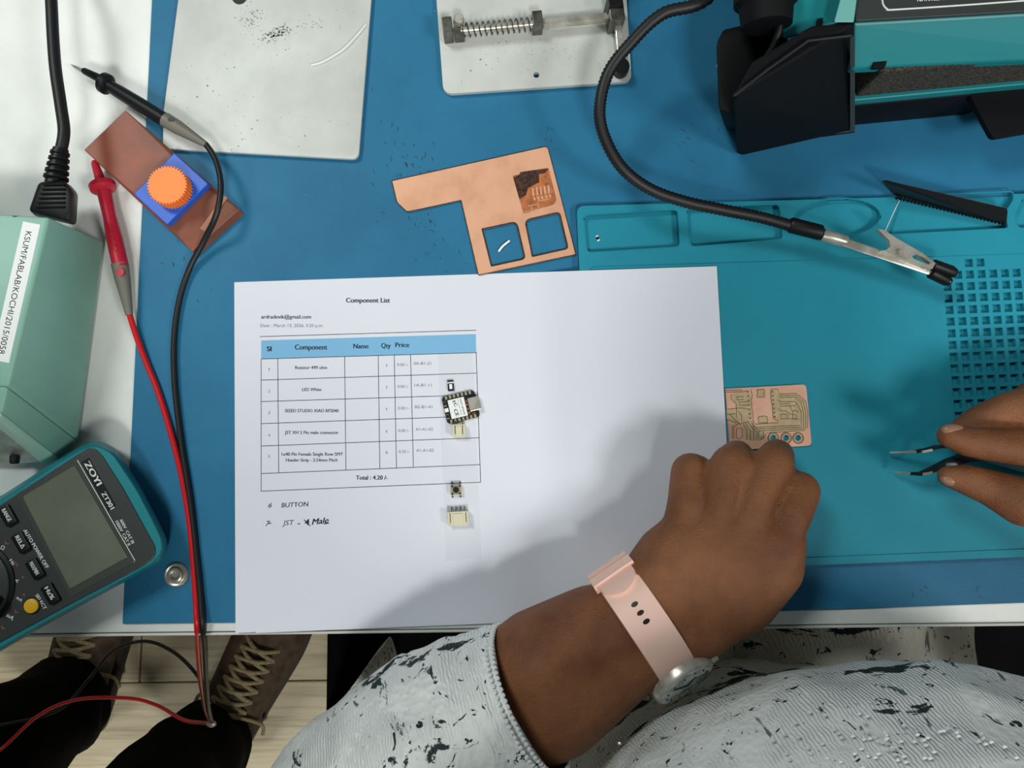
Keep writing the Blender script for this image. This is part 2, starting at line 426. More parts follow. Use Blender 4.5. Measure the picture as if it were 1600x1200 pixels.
for cx, cy, n_, sx, sy in ((640, 262, 34, 22, 26), (560, 150, 10, 18, 40), (612, 215, 8, 12, 20), (860, 215, 6, 8, 10), (650, 355, 14, 25, 12), (700, 400, 12, 22, 14), (1080, 215, 10, 20, 20), (250, 420, 10, 30, 50), (230, 930, 8, 18, 20), (1480, 930, 8, 60, 10)):
    for _ in range(n_):
        x, y = random.gauss(cx, sx), random.gauss(cy, sy); a_ = random.uniform(.8, 2.4); l_ = random.uniform(1.5, 9)
        if x < 215 and y > 0 or y > 938: continue
        q = P(x, y, 0); ribbon_bm([(q.x, q.y), (q.x + l_ * .5 * math.cos(a_) * .4, q.y + l_ * .5 * math.sin(a_) * .4), (q.x + l_ * math.cos(a_ + .4) * .4, q.y + l_ * math.sin(a_ + .4) * .4)], random.uniform(.25, .7), .03, b)
tag(link('scuff_marks', rib_mesh(b), M_scuff, bluemat), kind='stuff')
# ---------------------------------------------------------------- teal soldering mat
ZT = 5.0
Otl = P(901, 322, ZT); rot = math.radians(1.7); eu = Vector((math.cos(rot), math.sin(rot), 0)); ev = Vector((math.sin(rot), -math.cos(rot), 0))
bl = P(1400, 878, ZT); Hm = (bl - Otl).dot(ev)
def tm(u, v): q = Otl + eu * u + ev * v; return (q.x, q.y)
outer = roundpoly([tm(0, 0), tm(400, 0), tm(400, Hm), tm(0, Hm)], 5)
tealmat = thing('silicone_mat', (Otl.x + 150, Otl.y - 100, 0), 'teal silicone repair mat with compartment trays and a grid of square pits', 'mat')
tr1 = roundpoly(pl([(912, 336), (1059, 327), (1063, 386), (917, 395)], ZT), 3.2)
tr2 = roundpoly(pl([(1073, 325), (1218, 319), (1224, 374), (1079, 386)], ZT), 3.2)
cc = P(1308, 341, ZT); ov = []
for i in range(40):
    a_ = 2 * PI * i / 40; ov.append(P2(1308 + 68 * math.cos(a_) , 341 + 31 * math.sin(a_) - 4 * math.cos(a_), ZT))
tr3 = roundpoly(pl([(1408, 307), (1583, 299), (1584, 312), (1569, 335), (1577, 357), (1386, 367)], ZT), 3)
tr4 = roundpoly(pl([(1599, 309), (1680, 305), (1690, 352), (1590, 357), (1586, 338)], ZT), 3)
trays = [tr1, tr2, ov, tr3, tr4]
g0 = P(1483, 466, ZT); pit = 7.38; pits = []
gr = math.radians(2.0); gu = Vector((math.cos(gr), math.sin(gr), 0)); gv = Vector((math.sin(gr), -math.cos(gr), 0))
def gp(c, r, du=0, dv=0): q = g0 + gu * (c * pit + du) + gv * (r * pit * 0.985 + dv); return (q.x, q.y)
hp, hv = pit / 2, pit * .985 / 2
GC0, GC1, GR0, GR1 = 0, 20, -3, 12
grid_rect = [gp(GC0, GR0, -hp, -hv), gp(GC1 - 1, GR0, hp, -hv), gp(GC1 - 1, GR1 - 1, hp, hv), gp(GC0, GR1 - 1, -hp, hv)]
gbm = bmesh.new(); zt_, zb_ = 4.4, 1.05
for r in range(GR0, GR1):
    for c in range(GC0, GC1):
        oc = [gbm.verts.new((*gp(c, r, a_ * hp, b_ * hv), zt_)) for a_, b_ in ((-1, 1), (1, 1), (1, -1), (-1, -1))]
        if (r == -3 and c not in (2, 3)) or (r == -2 and c < 1): gbm.faces.new(oc); continue
        h = 2.5
        ic = [gbm.verts.new((*gp(c, r, a_ * h, b_ * h), zt_)) for a_, b_ in ((-1, 1), (1, 1), (1, -1), (-1, -1))]
        lc = [gbm.verts.new((v.co.x, v.co.y, zb_)) for v in ic]
        for k in range(4):
            gbm.faces.new((oc[k], oc[(k + 1) % 4], ic[(k + 1) % 4], ic[k])); gbm.faces.new((ic[k], ic[(k + 1) % 4], lc[(k + 1) % 4], lc[k]))
wtl = [P2(925, 425, ZT), P2(1118, 414, ZT), P2(1600, 388, ZT)]
in_top = [tm((P(925, 425, ZT) - Otl).dot(eu), (P(1118, 414, ZT) - Otl).dot(ev))]
vt = (P(1300, 405, ZT) - Otl).dot(ev); vb = (P(1400, 866, ZT) - Otl).dot(ev)
inner = roundpoly([tm(6, vt), tm(394, vt), tm(394, vb), tm(6, vb)], 4)
link('base_sheet', bm_mesh(prism_bm(outer, 0.05, 1.0)), M_teal, tealmat)
link('tray_layer', holes_mesh(outer, trays + [grid_rect], 1.0, 4.4), M_teal, tealmat)
gme = bpy.data.meshes.new('g'); gbm.to_mesh(gme); gbm.free(); link('pit_grid', gme, M_teal, tealmat)
link('raised_border', holes_mesh(outer, trays + [inner], 4.4, 5.1), M_teal, tealmat)
def rims(loops, z, wdt=.9, hgt=.35):
    b = bmesh.new()
    for lp in loops:
        n = len(lp); cen = Vector((sum(p[0] for p in lp) / n, sum(p[1] for p in lp) / n)); pts = [(Vector((p[0], p[1], z)), wdt / 2) for p in lp]
        V = [p[0] for p in pts] + [pts[0][0], pts[1][0]]
        tube_bm([(v, wdt / 2) for v in V], 6, None, b, caps=False, flat=.8)
    return bm_mesh(b)
link('tray_rim', rims(trays, 5.05), M_teal, tealmat, smooth=True)
# ---------------------------------------------------------------- paper
pc = [Vector(P2(366, 441)), Vector(P2(1120, 416)), Vector(P2(1150.5, 954)), Vector(P2(368, 989))]
def pz(x):
    x0, x1 = P(835, 700).x, P(925, 700).x; t = min(max((x - x0) / (x1 - x0), 0), 1); return 0.25 + 5.55 * t * t * (3 - 2 * t)
def lift(x, y, dz=0):
    z = pz(x) + dz; k = (CAM.z - z) / CAM.z; return (x * k, y * k, z)
bm = bmesh.new(); NU, NV = 80, 12; G = []
for j in range(NV + 1):
    row = []
    for i in range(NU + 1):
        u, v = i / NU, j / NV; p = (pc[0] * (1 - u) + pc[1] * u) * (1 - v) + (pc[3] * (1 - u) + pc[2] * u) * v
        row.append(bm.verts.new(lift(p.x, p.y)))
    G.append(row)
for j in range(NV):
    for i in range(NU): bm.faces.new((G[j][i], G[j + 1][i], G[j + 1][i + 1], G[j][i + 1]))
ex = bmesh.ops.extrude_face_region(bm, geom=list(bm.faces)); bmesh.ops.translate(bm, vec=(0, 0, -.13), verts=[g for g in ex['geom'] if isinstance(g, bmesh.types.BMVert)])
paper = thing('paper_sheet', (0, 0, 0.1), 'white printed component list sheet lying across both mats under the hand', 'paper')
link('sheet', bm_mesh(bm), M_paper, paper, smooth=True)
# second sheet peeping out along the lower edge
s2 = prism_bm(pl([(378, 640), (1060, 600), (1075, 962), (640, 979), (400, 989)], 0), 0.01, 0.1)
tag(link('paper_sheet', bm_mesh(s2), M_paper), 'plain white sheet hidden under the printed list, only its lower edge showing', 'paper')
ZP = 0.32
def px_lines(segs, wd, z=ZP):
    b = bmesh.new()
    for s in segs: ribbon_bm(pl(s, z), wd, z, b)
    return rib_mesh(b)
def rowx(k):  # left and right end (px) of horizontal rule k of the table
    return [((408, 527), (743, 515)), ((408, 561), (745, 551)), ((408, 594), (745, 583)), ((408, 627.5), (746, 617)), ((408, 662), (747, 650)), ((408, 697), (748.5, 684)), ((408, 740), (750, 726)), ((408, 767.5), (751, 753.5))][k]
hd = [rowx(0)[0], rowx(0)[1], rowx(1)[1], rowx(1)[0]]
hd = [(408, 532), (743.5, 522), (744, 551), (408, 561)]
b = bmesh.new(); b.faces.new([b.verts.new((*P2(x, y, ZP), ZP - .02)) for x, y in hd][::-1]); link('header_band', rib_mesh(b), M_hdr, paper)
segs = [[(406, 526), (744, 516)]]
for k in range(1, 8): segs.append(list(rowx(k)))
segs += [[(408, 561), (408, 767.5)], [(744, 551), (751, 753.5)]]
def ylin(x, k): (xa, ya), (xb, yb) = rowx(k); return ya + (x - xa) / (xb - xa) * (yb - ya)
for xa, xb in ((434, 435.5), (538.5, 540.5), (591, 593.5), (616, 619.5), (641.5, 646)):
    segs.append([(xa, ylin(xa, 1)), (xb, ylin(xb, 6))])
link('table_rule', px_lines(segs, .36), M_ink, paper)
T = []
def tx(s, cx, cy, wpx, hpx, bold=.012, slope=-.031, z=ZP):
    if s == '1': wpx = 1.1
    return text(s, (cx - wpx / 2, cy + hpx / 2 - slope * -wpx / 2), (cx + wpx / 2, cy + hpx / 2 + slope * wpx / 2), hpx, z, bold)
for a_ in [('Component List', 575, 470, 69, 7.5, .03), ('ardradevik@gmail.com', 447, 496, 78, 6, .02), ('Sl', 420.5, 545, 8, 7.5, .04), ('Component', 486, 543, 51, 8, .03), ('Name', 564, 541, 24, 7.5, .03), ('Qty', 603, 540, 15, 7.5, .03), ('Price', 628.5, 539, 22, 7.5, .03),
          ('Resistor 499 ohm', 486, 575, 50, 5, .02), ('LED White', 487, 609, 30, 5, .02), ('SEEED STUDIO XIAO RP2040', 487, 643, 84, 5, .02), ('JST XH 2 Pin male connector', 487, 677, 84, 5, .02), ('1x40 Pin Female Single Row SMT', 488, 711, 96, 5, .02), ('Header Strip - 2.54mm Pitch', 487, 720, 81, 5, .02), ('Total : 4.20 /-', 581, 747, 50, 6.5, .03)]:
    T.append(tx(*a_))
for t_ in T: link('printed_line', t_, M_ink, paper)
T = [tx('Date : March 13, 2026, 5:20 p.m.', 456, 510, 98, 5, 0)]
for k in range(5):
    y = [577, 611, 645, 680, 713][k]
    T.append(tx('12345'[k], 420.5, y, 3, 4.5, 0)); T.append(tx('11118'[k], 604, y - 6, 3, 4.5, 0))
    T.append(tx(['0.00 /-', '0.00 /-', '0.00 /-', '0.00 /-', '0.70 /-'][k], 629 + k * .6, y - 7, 17, 4.5, 0)); T.append(tx(['0A-B1-21', '1A-B1-11', 'B2-B1-41', 'A1-A1-02', 'A1-A1-02'][k], 660 + k, y - 9, 27, 4.5, 0))
for t_ in T: link('printed_line', t_, M_inkl, paper)
T = [text('6', (419, 793), (425, 793), 7.5, ZP, .0, .3), text('BUTTON', (440, 793), (482, 791), 7, ZP, .012, .1), text('7', (415, 822), (422, 822), 8, ZP, .0, .2), text('JST', (441, 821), (460, 820), 7.5, ZP, .0, .25), text('Male', (487, 820), (514, 817), 9, ZP, .025, .35), text('4', (476, 821), (484, 820), 9, ZP, .03, .2)]
T.append(px_lines([[(465, 818.5), (469, 818.2)], [(475, 812), (485, 822)], [(419, 818), (424, 817.6)], [(506, 819), (514, 817)]], .5))
link('handwriting', join(T), M_pen, paper)
tape = prism_bm(pl([(684, 553), (739, 551), (752, 872), (697, 876)], ZP), ZP - .05, ZP + .06)
tag(link('adhesive_tape', bm_mesh(tape), M_tape), 'faint clear adhesive tape strip holding the small parts on the printed sheet', 'tape')
ZC = .4
# microcontroller
def local(cpx, ang, z=ZC):
    o = P(cpx[0], cpx[1], z); ca, sa = math.cos(ang), math.sin(ang)
    return lambda x, y: (o.x + x * ca - y * sa, o.y + x * sa + y * ca)
L_ = local((720, 636), math.radians(13))
mc = thing('microcontroller_board', (P(720, 636).x, P(720, 636).y, ZC), 'small black microcontroller board with silver shield and socket on the paper', 'circuit board')
link('board', bm_mesh(prism_bm(roundpoly([L_(-10.2, -8.4), L_(10.2, -8.4), L_(10.2, 8.4), L_(-10.2, 8.4)], 2.5), ZC, ZC + 1.2)), M_fr4, mc)
link('shield_can', bm_mesh(prism_bm([L_(-6.9, -6.0), L_(3.2, -6.0), L_(3.2, 5.6), L_(-6.9, 5.6)], ZC + 1.2, ZC + 2.8, .3)), M_label, mc)
link('usb_socket', bm_mesh(prism_bm(roundpoly([L_(5.0, -4.3), L_(12.0, -4.3), L_(12.0, 4.0), L_(5.0, 4.0)], .6), ZC + 1.2, ZC + 4.2, .8)), M_steelb, mc)
pd = None
for s in (-1, 1):
    for k in range(7):
        q = L_(-7.4 + k * 2.45, s * 7.3)
        pd = link('pad', bm_mesh(boxb((q[0], q[1], ZC + 1.22), (1.3, 2.0, .2), math.radians(13))), M_gold, mc)
for x, y in ((-8.9, 4.0), (-8.9, -3.9)):
    q = L_(x, y); bt = link('push_button', bm_mesh(boxb((q[0], q[1], ZC + 1.6), (2.2, 3.4, 1), math.radians(13), .3)), M_steeld, mc)
    link('button_cap', bm_mesh(prism_bm(disc(q, .8, 12), ZC + 2, ZC + 2.4)), M_black, bt)
q = L_(-8.7, 0); link('white_led', bm_mesh(boxb((q[0], q[1], ZC + 1.5), (2.4, 2.4, .7), math.radians(13), .2)), M_label, mc)
bm = bmesh.new()
for x, y, sx, sy in ((4.1, 2.6, 1.0, 1.3), (4.0, 0.5, 1.0, 1.2), (4.1, -2.0, 1.0, 1.3), (4.3, -4.6, 1.6, 1.2), (7, -5.5, 2, .9)):
    q = L_(x, y); boxb((q[0], q[1], ZC + 1.45), (sx, sy, .5), math.radians(13), 0, bm)
link('chip_component', bm_mesh(bm), M_copdark, mc)
zz = ZC + 2.83
T = [text('FC', (706.5, 627.5), (711, 641 - 5), 5, zz, .03), text('CE', (708.5, 640.5), (713, 651), 5.5, zz, .03), text('XIAO RP2040', (718, 623), (725, 648), 2.2, zz, .02), text('FCC ID 5520', (714.5, 625), (720.5, 648), 1.4, zz, 0)]
link('shield_print', join(T), M_ink, mc)
# LED part above it, connectors and button below
L_ = local((704.5, 603), math.radians(5)); sm = thing('led_component', (P(704, 603).x, P(704, 603).y, ZC), 'tiny black and white chip part touching the top of the black board', 'component')
link('body', bm_mesh(prism_bm([L_(-1.9, -3.2), L_(1.9, -3.2), L_(1.9, 1.4), L_(-1.9, 1.4)], ZC, ZC + 1.5, .2)), M_black, sm)
link('lens', bm_mesh(prism_bm([L_(-.9, -2.0), L_(.9, -2.0), L_(.9, 1.0), L_(-.9, 1.0)], ZC + 1.5, ZC + 1.8, .1)), M_label, sm)
link('terminal', bm_mesh(prism_bm([L_(-1.9, 2.4), L_(1.9, 2.4), L_(1.9, 3.4), L_(-1.9, 3.4)], ZC, ZC + 1.2, .1)), M_black, sm)
link('carrier', bm_mesh(prism_bm([L_(-1.8, 1.4), L_(1.8, 1.4), L_(1.8, 2.5), L_(-1.8, 2.5)], ZC, ZC + .8)), M_label, sm)
def jst(cx, cy, ang, W_, H_, npin, pins_up, label):
    L_ = local((cx, cy), ang); t = thing('wire_connector', (P(cx, cy).x, P(cx, cy).y, ZC), label, 'connector')
    z1 = ZC + 5.5; x, y = W_ / 2, H_ / 2
    bm = prism_bm([L_(-x, -y), L_(x, -y), L_(x, y), L_(-x, y)], ZC, ZC + 4.6, .4)
    prism_bm([L_(-x, -y), L_(-x + 1.1, -y), L_(-x + 1.1, y), L_(-x, y)], ZC + 4, z1, .25, bm); prism_bm([L_(x - 1.1, -y), L_(x, -y), L_(x, y), L_(x - 1.1, y)], ZC + 4, z1, .25, bm)
    prism_bm([L_(-x * .5, -y), L_(x * .5, -y), L_(x * .5, y * .7), L_(-x * .5, y * .7)], ZC + 4, ZC + 5.1, .2, bm)
    link('housing', bm_mesh(bm), M_cream, t)
    bm = bmesh.new()
    for sx in (-1, 1): prism_bm([L_(sx * (x - 1.6) - .22, -y * .55), L_(sx * (x - 1.6) + .22, -y * .55), L_(sx * (x - 1.6) + .22, y * .8), L_(sx * (x - 1.6) - .22, y * .8)], ZC + 4.5, ZC + 4.75, 0, bm)
    link('slot', bm_mesh(bm), M_groove, t)
    for k in range(npin):
        xx = (k - (npin - 1) / 2) * W_ * .62 / max(npin - 1, 1); A = L_(xx, y - .3); B = L_(xx, y + 2.2)
        link('pin', bm_mesh(tube_bm([(Vector((*A, ZC + 2.4)), .35), (Vector((*B, ZC + 2.0)), .32), (Vector((*L_(xx, y + 2.5), ZC + .3)), .3)], 8)), M_steeld, t)
jst(717.5, 673, math.radians(2), 7.6, 7.6, 2, True, 'two-pin cream connector tucked below the black microcontroller board')
jst(716.5, 809, math.radians(3), 12.4, 8.2, 4, True, 'four-pin cream connector lying lowest on the paper')
L_ = local((713, 765), math.radians(2)); tb = thing('push_button_switch', (P(713, 765).x, P(713, 765).y, ZC), 'square metal push button with black round centre below the printed table', 'button')
link('case', bm_mesh(prism_bm([L_(-3.2, -3.2), L_(3.2, -3.2), L_(3.2, 3.2), L_(-3.2, 3.2)], ZC, ZC + 3.4, .3)), M_gold, tb)
link('plunger', bm_mesh(prism_bm(disc(L_(0, 0), 1.8, 20), ZC + 3.4, ZC + 4.6, .2)), M_black, tb)
for sx in (-1, 1):
    for sy in (-1, 1):
        link('rivet', bm_mesh(prism_bm(disc(L_(sx * 2.2, sy * 2.2), .6, 10), ZC + 3.4, ZC + 3.7)), M_black, tb)
        link('leg', bm_mesh(prism_bm([L_(sx * 2.4 - .4, sy * 3.1), L_(sx * 2.4 + .4, sy * 3.1), L_(sx * 2.4 + .4, sy * 4.7), L_(sx * 2.4 - .4, sy * 4.7)], ZC, ZC + .6)), M_steeld, tb)
# ---------------------------------------------------------------- copper board with windows
out = roundpoly(pl([(613, 283), (855, 229), (899, 397), (748, 429), (721, 312), (652, 327), (636, 330), (621, 316)], 1.6), [0.3, 2, .5, .5, 1, .3, .8, 1], 3)
h1 = roundpoly(pl([(752, 357), (808, 345), (822, 405), (767, 417)], 1.6), [.6, 4, 3, .8]); h2 = roundpoly(pl([(819, 343), (875, 330), (889, 389), (831, 402)], 1.6), [4, 3, 2.5, 1])
h3 = roundpoly(pl([(801, 275), (812, 272), (812, 269), (857, 262), (871, 318), (818, 334)], 1.6), [1, .2, .2, 1, 4, 1])
cb = thing('copper_board', (P(780, 330).x, P(780, 330).y, 0), 'L-shaped copper board offcut with two cut-out windows above the paper', 'board')
link('board_core', holes_mesh(out, [h1, h2], .05, 1.35), M_copedge, cb)
link('copper_layer', holes_mesh(out, [h1, h2, h3], 1.35, 1.65), M_cop, cb)
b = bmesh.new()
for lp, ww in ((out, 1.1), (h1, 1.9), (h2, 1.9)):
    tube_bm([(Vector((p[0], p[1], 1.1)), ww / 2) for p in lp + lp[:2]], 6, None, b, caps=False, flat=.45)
link('edge_shade_rim', bm_mesh(b), M_copedge, cb)  # dark rim colour stands in for shade along the outline and windows
b = bmesh.new(); b.faces.new([b.verts.new((x, y, 1.38)) for x, y in h3]); link('etched_area', bm_mesh(b), M_copdark, cb)
random.seed(8); pp = [(803, 277), (812, 273), (815, 269), (856, 264), (852, 270), (842, 272), (843, 284), (834, 290), (826, 294), (822, 304), (811, 312), (806, 296)]
b = prism_bm([P2(x + random.uniform(-1, 1), y + random.uniform(-1, 1), 1.5) for x, y in pp], 1.4, 1.55); link('char_patch', bm_mesh(b), M_char, cb)
for k in range(5):
    x = 831 + k * 6.1; y = 298 - k * 1.1
    link('slot_pad', bm_mesh(prism_bm(pl([(x, y - 4), (x + 2.6, y - 4.5), (x + 4, y + 8), (x + 1.5, y + 8.5)], 1.5), 1.38, 1.55)), M_cop, cb)
    link('slot_pad', bm_mesh(prism_bm(pl([(x + 2, y + 10.5), (x + 4.4, y + 10), (x + 6, y + 14.5), (x + 3.6, y + 15)], 1.5), 1.38, 1.55)), M_cop, cb)
tg = px_lines([[(820, 331), (866, 321), (869, 314)], [(825, 322), (840, 319), (841, 314), (858, 311)], [(832, 330), (831, 322)], [(842, 327), (841, 320)]], .45, 1.56); link('engraved_line', tg, M_cop, cb)
tag(tube('solder_wire', [P(779, 393, .8), P(785, 385, 1), P(796, 376, 1)], .7, M_solder, ring=8), 'short bright solder snippet inside the left window of the copper board', 'wire')
# ---------------------------------------------------------------- engraved circuit board under the fingers
ZB = 6.0
def Z4(x, y): return (1100 + x / 7.5, 570 + y / 7.5)
pcb = thing('engraved_circuit_board', (P(1200, 650).x, P(1200, 650).y, 4.5), 'engraved copper circuit board held down by the fingertips at the paper edge', 'circuit board')
ho = [P2(*Z4(812, 858), ZB), P2(*Z4(962, 858), ZB), P2(*Z4(1103, 858), ZB)]
out = roundpoly(pl([(1133.5, 607.5), (1259.5, 600.5), (1268.5, 696), (1141, 704)], ZB), [.3, 2.6, 2.6, 1])
hl = [disc(h, 1.75, 20) for h in ho]
link('board_core', holes_mesh(out, hl, 4.5, 5.85), M_substr, pcb)
link('copper_layer', holes_mesh(out, hl, 5.85, ZB), M_pcbc, pcb)
b = bmesh.new()
def fillpoly(b, zp, z): b.faces.new([b.verts.new((*P2(*Z4(x, y), z), z)) for x, y in zp][::-1])
fillpoly(b, [(555, 285), (570, 400), (575, 600), (600, 690), (870, 678), (960, 600), (880, 600), (805, 620), (780, 290), (870, 290), (885, 340), (1075, 335), (1190, 425), (1215, 560), (1213, 730), (1170, 770), (750, 795), (700, 880), (500, 885), (390, 870), (330, 720), (375, 650), (270, 560), (262, 300)], ZB + .02) if False else None
fills = [[(780, 290), (870, 290), (880, 340), (1075, 335), (1185, 425), (1215, 560), (1213, 730), (1165, 770), (1100, 774), (1100, 650), (870, 672), (812, 630)],
         [(600, 690), (870, 678), (1100, 650), (1165, 770), (740, 798), (640, 770)], [(440, 560), (520, 620), (540, 690), (640, 770), (740, 798), (690, 885), (480, 885), (455, 700)],
         [(320, 340), (520, 300), (550, 400), (560, 640), (440, 600), (380, 520), (370, 440), (320, 410)], [(265, 520), (380, 520), (440, 600), (400, 690), (270, 640)], [(615, 285), (710, 285), (715, 380), (625, 385)], [(635, 605), (740, 600), (745, 680), (640, 685)], [(640, 775), (700, 775), (695, 850), (640, 850)]]
b.free(); b = bmesh.new()
for i, f in enumerate(fills): fillpoly(b, f, ZB + .01 + i * .004)
link('milled_area', rib_mesh(b), M_substr, pcb)
tr = [[(780, 300), (790, 285), (870, 285), (875, 340), (1080, 335), (1190, 425), (1215, 560), (1215, 730), (1165, 770), (740, 798), (690, 860), (640, 885)],
      [(880, 362), (1070, 358), (1165, 440), (1190, 560), (1190, 725), (1150, 750), (640, 775), (580, 720), (540, 650)],
      [(880, 385), (1060, 380), (1140, 450), (1165, 560), (1165, 715), (1130, 730), (620, 752), (560, 690)],
      [(880, 432), (1070, 430), (1095, 460), (1140, 560), (1140, 700), (1110, 710), (610, 732), (575, 690), (575, 600), (560, 500), (555, 420), (565, 350), (545, 290)],
      [(890, 485), (1075, 478), (1085, 440)], [(880, 460), (1000, 455)], [(900, 540), (960, 535), (1000, 575), (1040, 580), (1040, 535)], [(900, 580), (900, 635), (965, 630), (990, 600), (960, 580), (900, 580)],
      [(1010, 480), (1025, 540), (1080, 535), (1110, 560)], [(1040, 585), (1085, 583), (1085, 625), (1040, 628), (1040, 585)], [(870, 510), (900, 540)], [(860, 410), (900, 432)], [(965, 630), (1110, 640)],
      [(780, 300), (785, 400), (800, 500), (812, 630), (870, 660), (870, 678), (600, 695), (570, 650)],
      [(250, 300), (450, 295)], [(250, 320), (470, 315), (500, 300)], [(320, 345), (320, 405), (375, 450), (380, 520), (380, 620)], [(385, 375), (455, 372), (460, 408), (388, 412), (385, 375)], [(270, 520), (440, 505), (520, 520)], [(270, 580), (370, 575)], [(400, 440), (520, 430)], [(400, 470), (510, 475)], [(400, 540), (440, 600), (440, 660)],
      [(330, 870), (330, 720), (375, 680), (270, 640)], [(350, 870), (350, 730), (400, 690), (520, 670)], [(375, 850), (380, 745), (445, 740), (450, 850), (410, 870), (375, 850)], [(300, 580), (420, 700), (440, 700)], [(460, 700), (500, 760), (500, 880)], [(490, 690), (540, 760), (540, 885)], [(510, 660), (580, 760), (585, 885)], [(540, 700), (620, 790), (620, 885)], [(640, 775), (640, 850), (695, 850), (700, 780)],
      [(620, 300), (640, 285), (655, 295), (680, 285), (708, 292), (712, 315), (700, 335), (712, 360), (700, 380), (660, 378), (630, 385), (615, 360), (630, 335), (620, 300)], [(635, 615), (660, 600), (680, 608), (700, 598), (740, 610), (745, 680), (640, 680), (635, 615)]]
b = bmesh.new()
for i, t_ in enumerate(tr): ribbon_bm([P2(*Z4(x, y), ZB) for x, y in t_], .4, ZB + .05 + i * .002, b)
link('engraved_line', rib_mesh(b), M_groove, pcb)
for i in range(7):
    for x0, x1 in ((800, 828), (512, 542)):
        q = P(*Z4(x0 + (x1 - x0) * i / 6, 315 + i * (49 if x0 == 800 else 52)), ZB)
        link('drill_mark', bm_mesh(prism_bm(disc(q, .55, 10), ZB - .05, ZB + .16)), M_groove, pcb)
for h in ho:
    bm = bmesh.new(); lathe_like(bm, (h[0], h[1], ZB), [(3.5, .0), (3.5, .14), (2.9, .14), (2.9, .0)], 24); link('isolation_ring', bm_mesh(bm), M_groove, pcb)
    bm = bmesh.new(); lathe_like(bm, (h[0], h[1], ZB), [(2.6, .0), (2.6, .2), (1.8, .2), (1.75, -1)], 24); link('hole_ring', bm_mesh(bm), M_gold, pcb)
# ---------------------------------------------------------------- steel plates
p1 = thing('steel_plate', (P(420, 100).x, P(420, 100).y, 0), 'plain brushed steel plate with dark smudges under the black probe', 'plate')
out = roundpoly(pl([(290, -140), (590, -140), (580, 0), (560, 249), (254, 232), (255, 176), (278, 0)], 4), [6, 6, 0, 5, 5, 0, 0])
link('plate', bm_mesh(prism_bm(out, 1.2, 4, .5)), M_steel, p1, smooth=True)
for x, y in ((275, 215), (545, 230), (300, -110), (575, -110)): link('rubber_foot', bm_mesh(prism_bm(disc(P(x, y, 0), 4, 16), 0, 1.3)), M_black, p1)
q = P(374, -4, 4); link('screw_hole', bm_mesh(prism_bm(disc(q, 4.6, 20), 3.9, 4.2)), M_black, p1)
random.seed(5); b = bmesh.new()
def stain(b, cx, cy, n, sx, sy, r0, r1, z, ang=0):
    for _ in range(n):
        dx, dy = random.gauss(0, sx), random.gauss(0, sy); x = cx + dx * math.cos(ang) - dy * math.sin(ang); y = cy + dx * math.sin(ang) + dy * math.cos(ang)
        q = P(x, y, z); r = random.uniform(r0, r1); k = 7; b.faces.new([b.verts.new((q.x + r * random.uniform(.5, 1.3) * math.cos(2 * PI * i / k), q.y + r * random.uniform(.5, 1.3) * math.sin(2 * PI * i / k), z)) for i in range(k)])
stain(b, 433, 52, 130, 14, 5, .2, .8, 4.03, -.4); stain(b, 395, 30, 90, 12, 12, .15, .6, 4.03); stain(b, 420, 130, 60, 70, 60, .12, .4, 4.03); stain(b, 490, 40, 26, 14, 5, .2, .5, 4.03)
tag(link('smudge', rib_mesh(b), M_stain, p1), kind='stuff')
tag(tube('solder_wire', [P(486, 102, 4.6), P(505, 96, 4.6), P(535, 78, 4.8), P(556, 57, 4.8), P(572, 38, 4.6)], .75, M_solder, ring=8), 'curved bright solder wire lying on the plain steel plate', 'wire')
p2 = thing('board_holder', (P(840, 60).x, P(840, 60).y, 0), 'steel circuit board holder plate with spring rail beside the black gooseneck', 'holder')
out = roundpoly(pl([(676, -150), (972, -150), (979, 0), (987, 127), (693, 147), (682, 0)], 4), [6, 6, 0, 5, 6, 0])
link('plate', holes_mesh(out, [disc(P(838, 117, 4), 1.9, 20)], 1.2, 4), M_steel, p2)
for x, y in ((705, 133), (972, 112)): link('rubber_foot', bm_mesh(prism_bm(disc(P(x, y, 0), 4, 16), 0, 1.3)), M_black, p2)
zr = 12
A = P(720, 48, zr); B = P(955, 25, zr); M_ = P(838, 37, zr); dr = (B - A).normalized(); nn = Vector((-dr.y, dr.x, 0))
def obox(cx, cy, z0, z1, sx, sy, bw=.4, bm=None):
    q = P(cx, cy, z1); return prism_bm([tuple((Vector((q.x, q.y, 0)) + dr * a_ * sx / 2 + nn * c_ * sy / 2).xy) for a_, c_ in ((-1, -1), (1, -1), (1, 1), (-1, 1))], z0, z1, bw, bm)
link('end_block', bm_mesh(obox(699, 39, 4, 16, 6.0, 11)), M_steeld, p2); link('end_block', bm_mesh(obox(717, 42, 4, 14, 6.0, 9.5)), M_steeld, p2)
q = P(717, 30, 17); link('screw_head', bm_mesh(lathe_bm((q.x, q.y, 14), (q.x, q.y, 19), [(0, 3.2), (.85, 3.2), (1, 2.4)], 8)), M_steelb, p2)
link('rod', bm_mesh(lathe_bm(A, M_, [(0, 2.6), (1, 2.6)], 16)), M_steelb, p2, smooth=True)
sp = []; NT = 13
for i in range(NT * 12 + 1):
    t = i / (NT * 12); a_ = 2 * PI * i / 12; c_ = A.lerp(P(832, 38, zr), t); sp.append((c_ + nn * math.cos(a_) * 4.1 + Vector((0, 0, 1)) * math.sin(a_) * 4.1, .45))
link('spring', bm_mesh(tube_bm(sp, 6)), M_steeld, p2, smooth=True)
link('slide_block', bm_mesh(obox(840, 27, 4, 17, 6.2, 9)), M_steeld, p2)
bm = obox(901, 29, 8.5, 13.5, 42, 4.4); link('square_rail', bm_mesh(bm), M_steelb, p2)
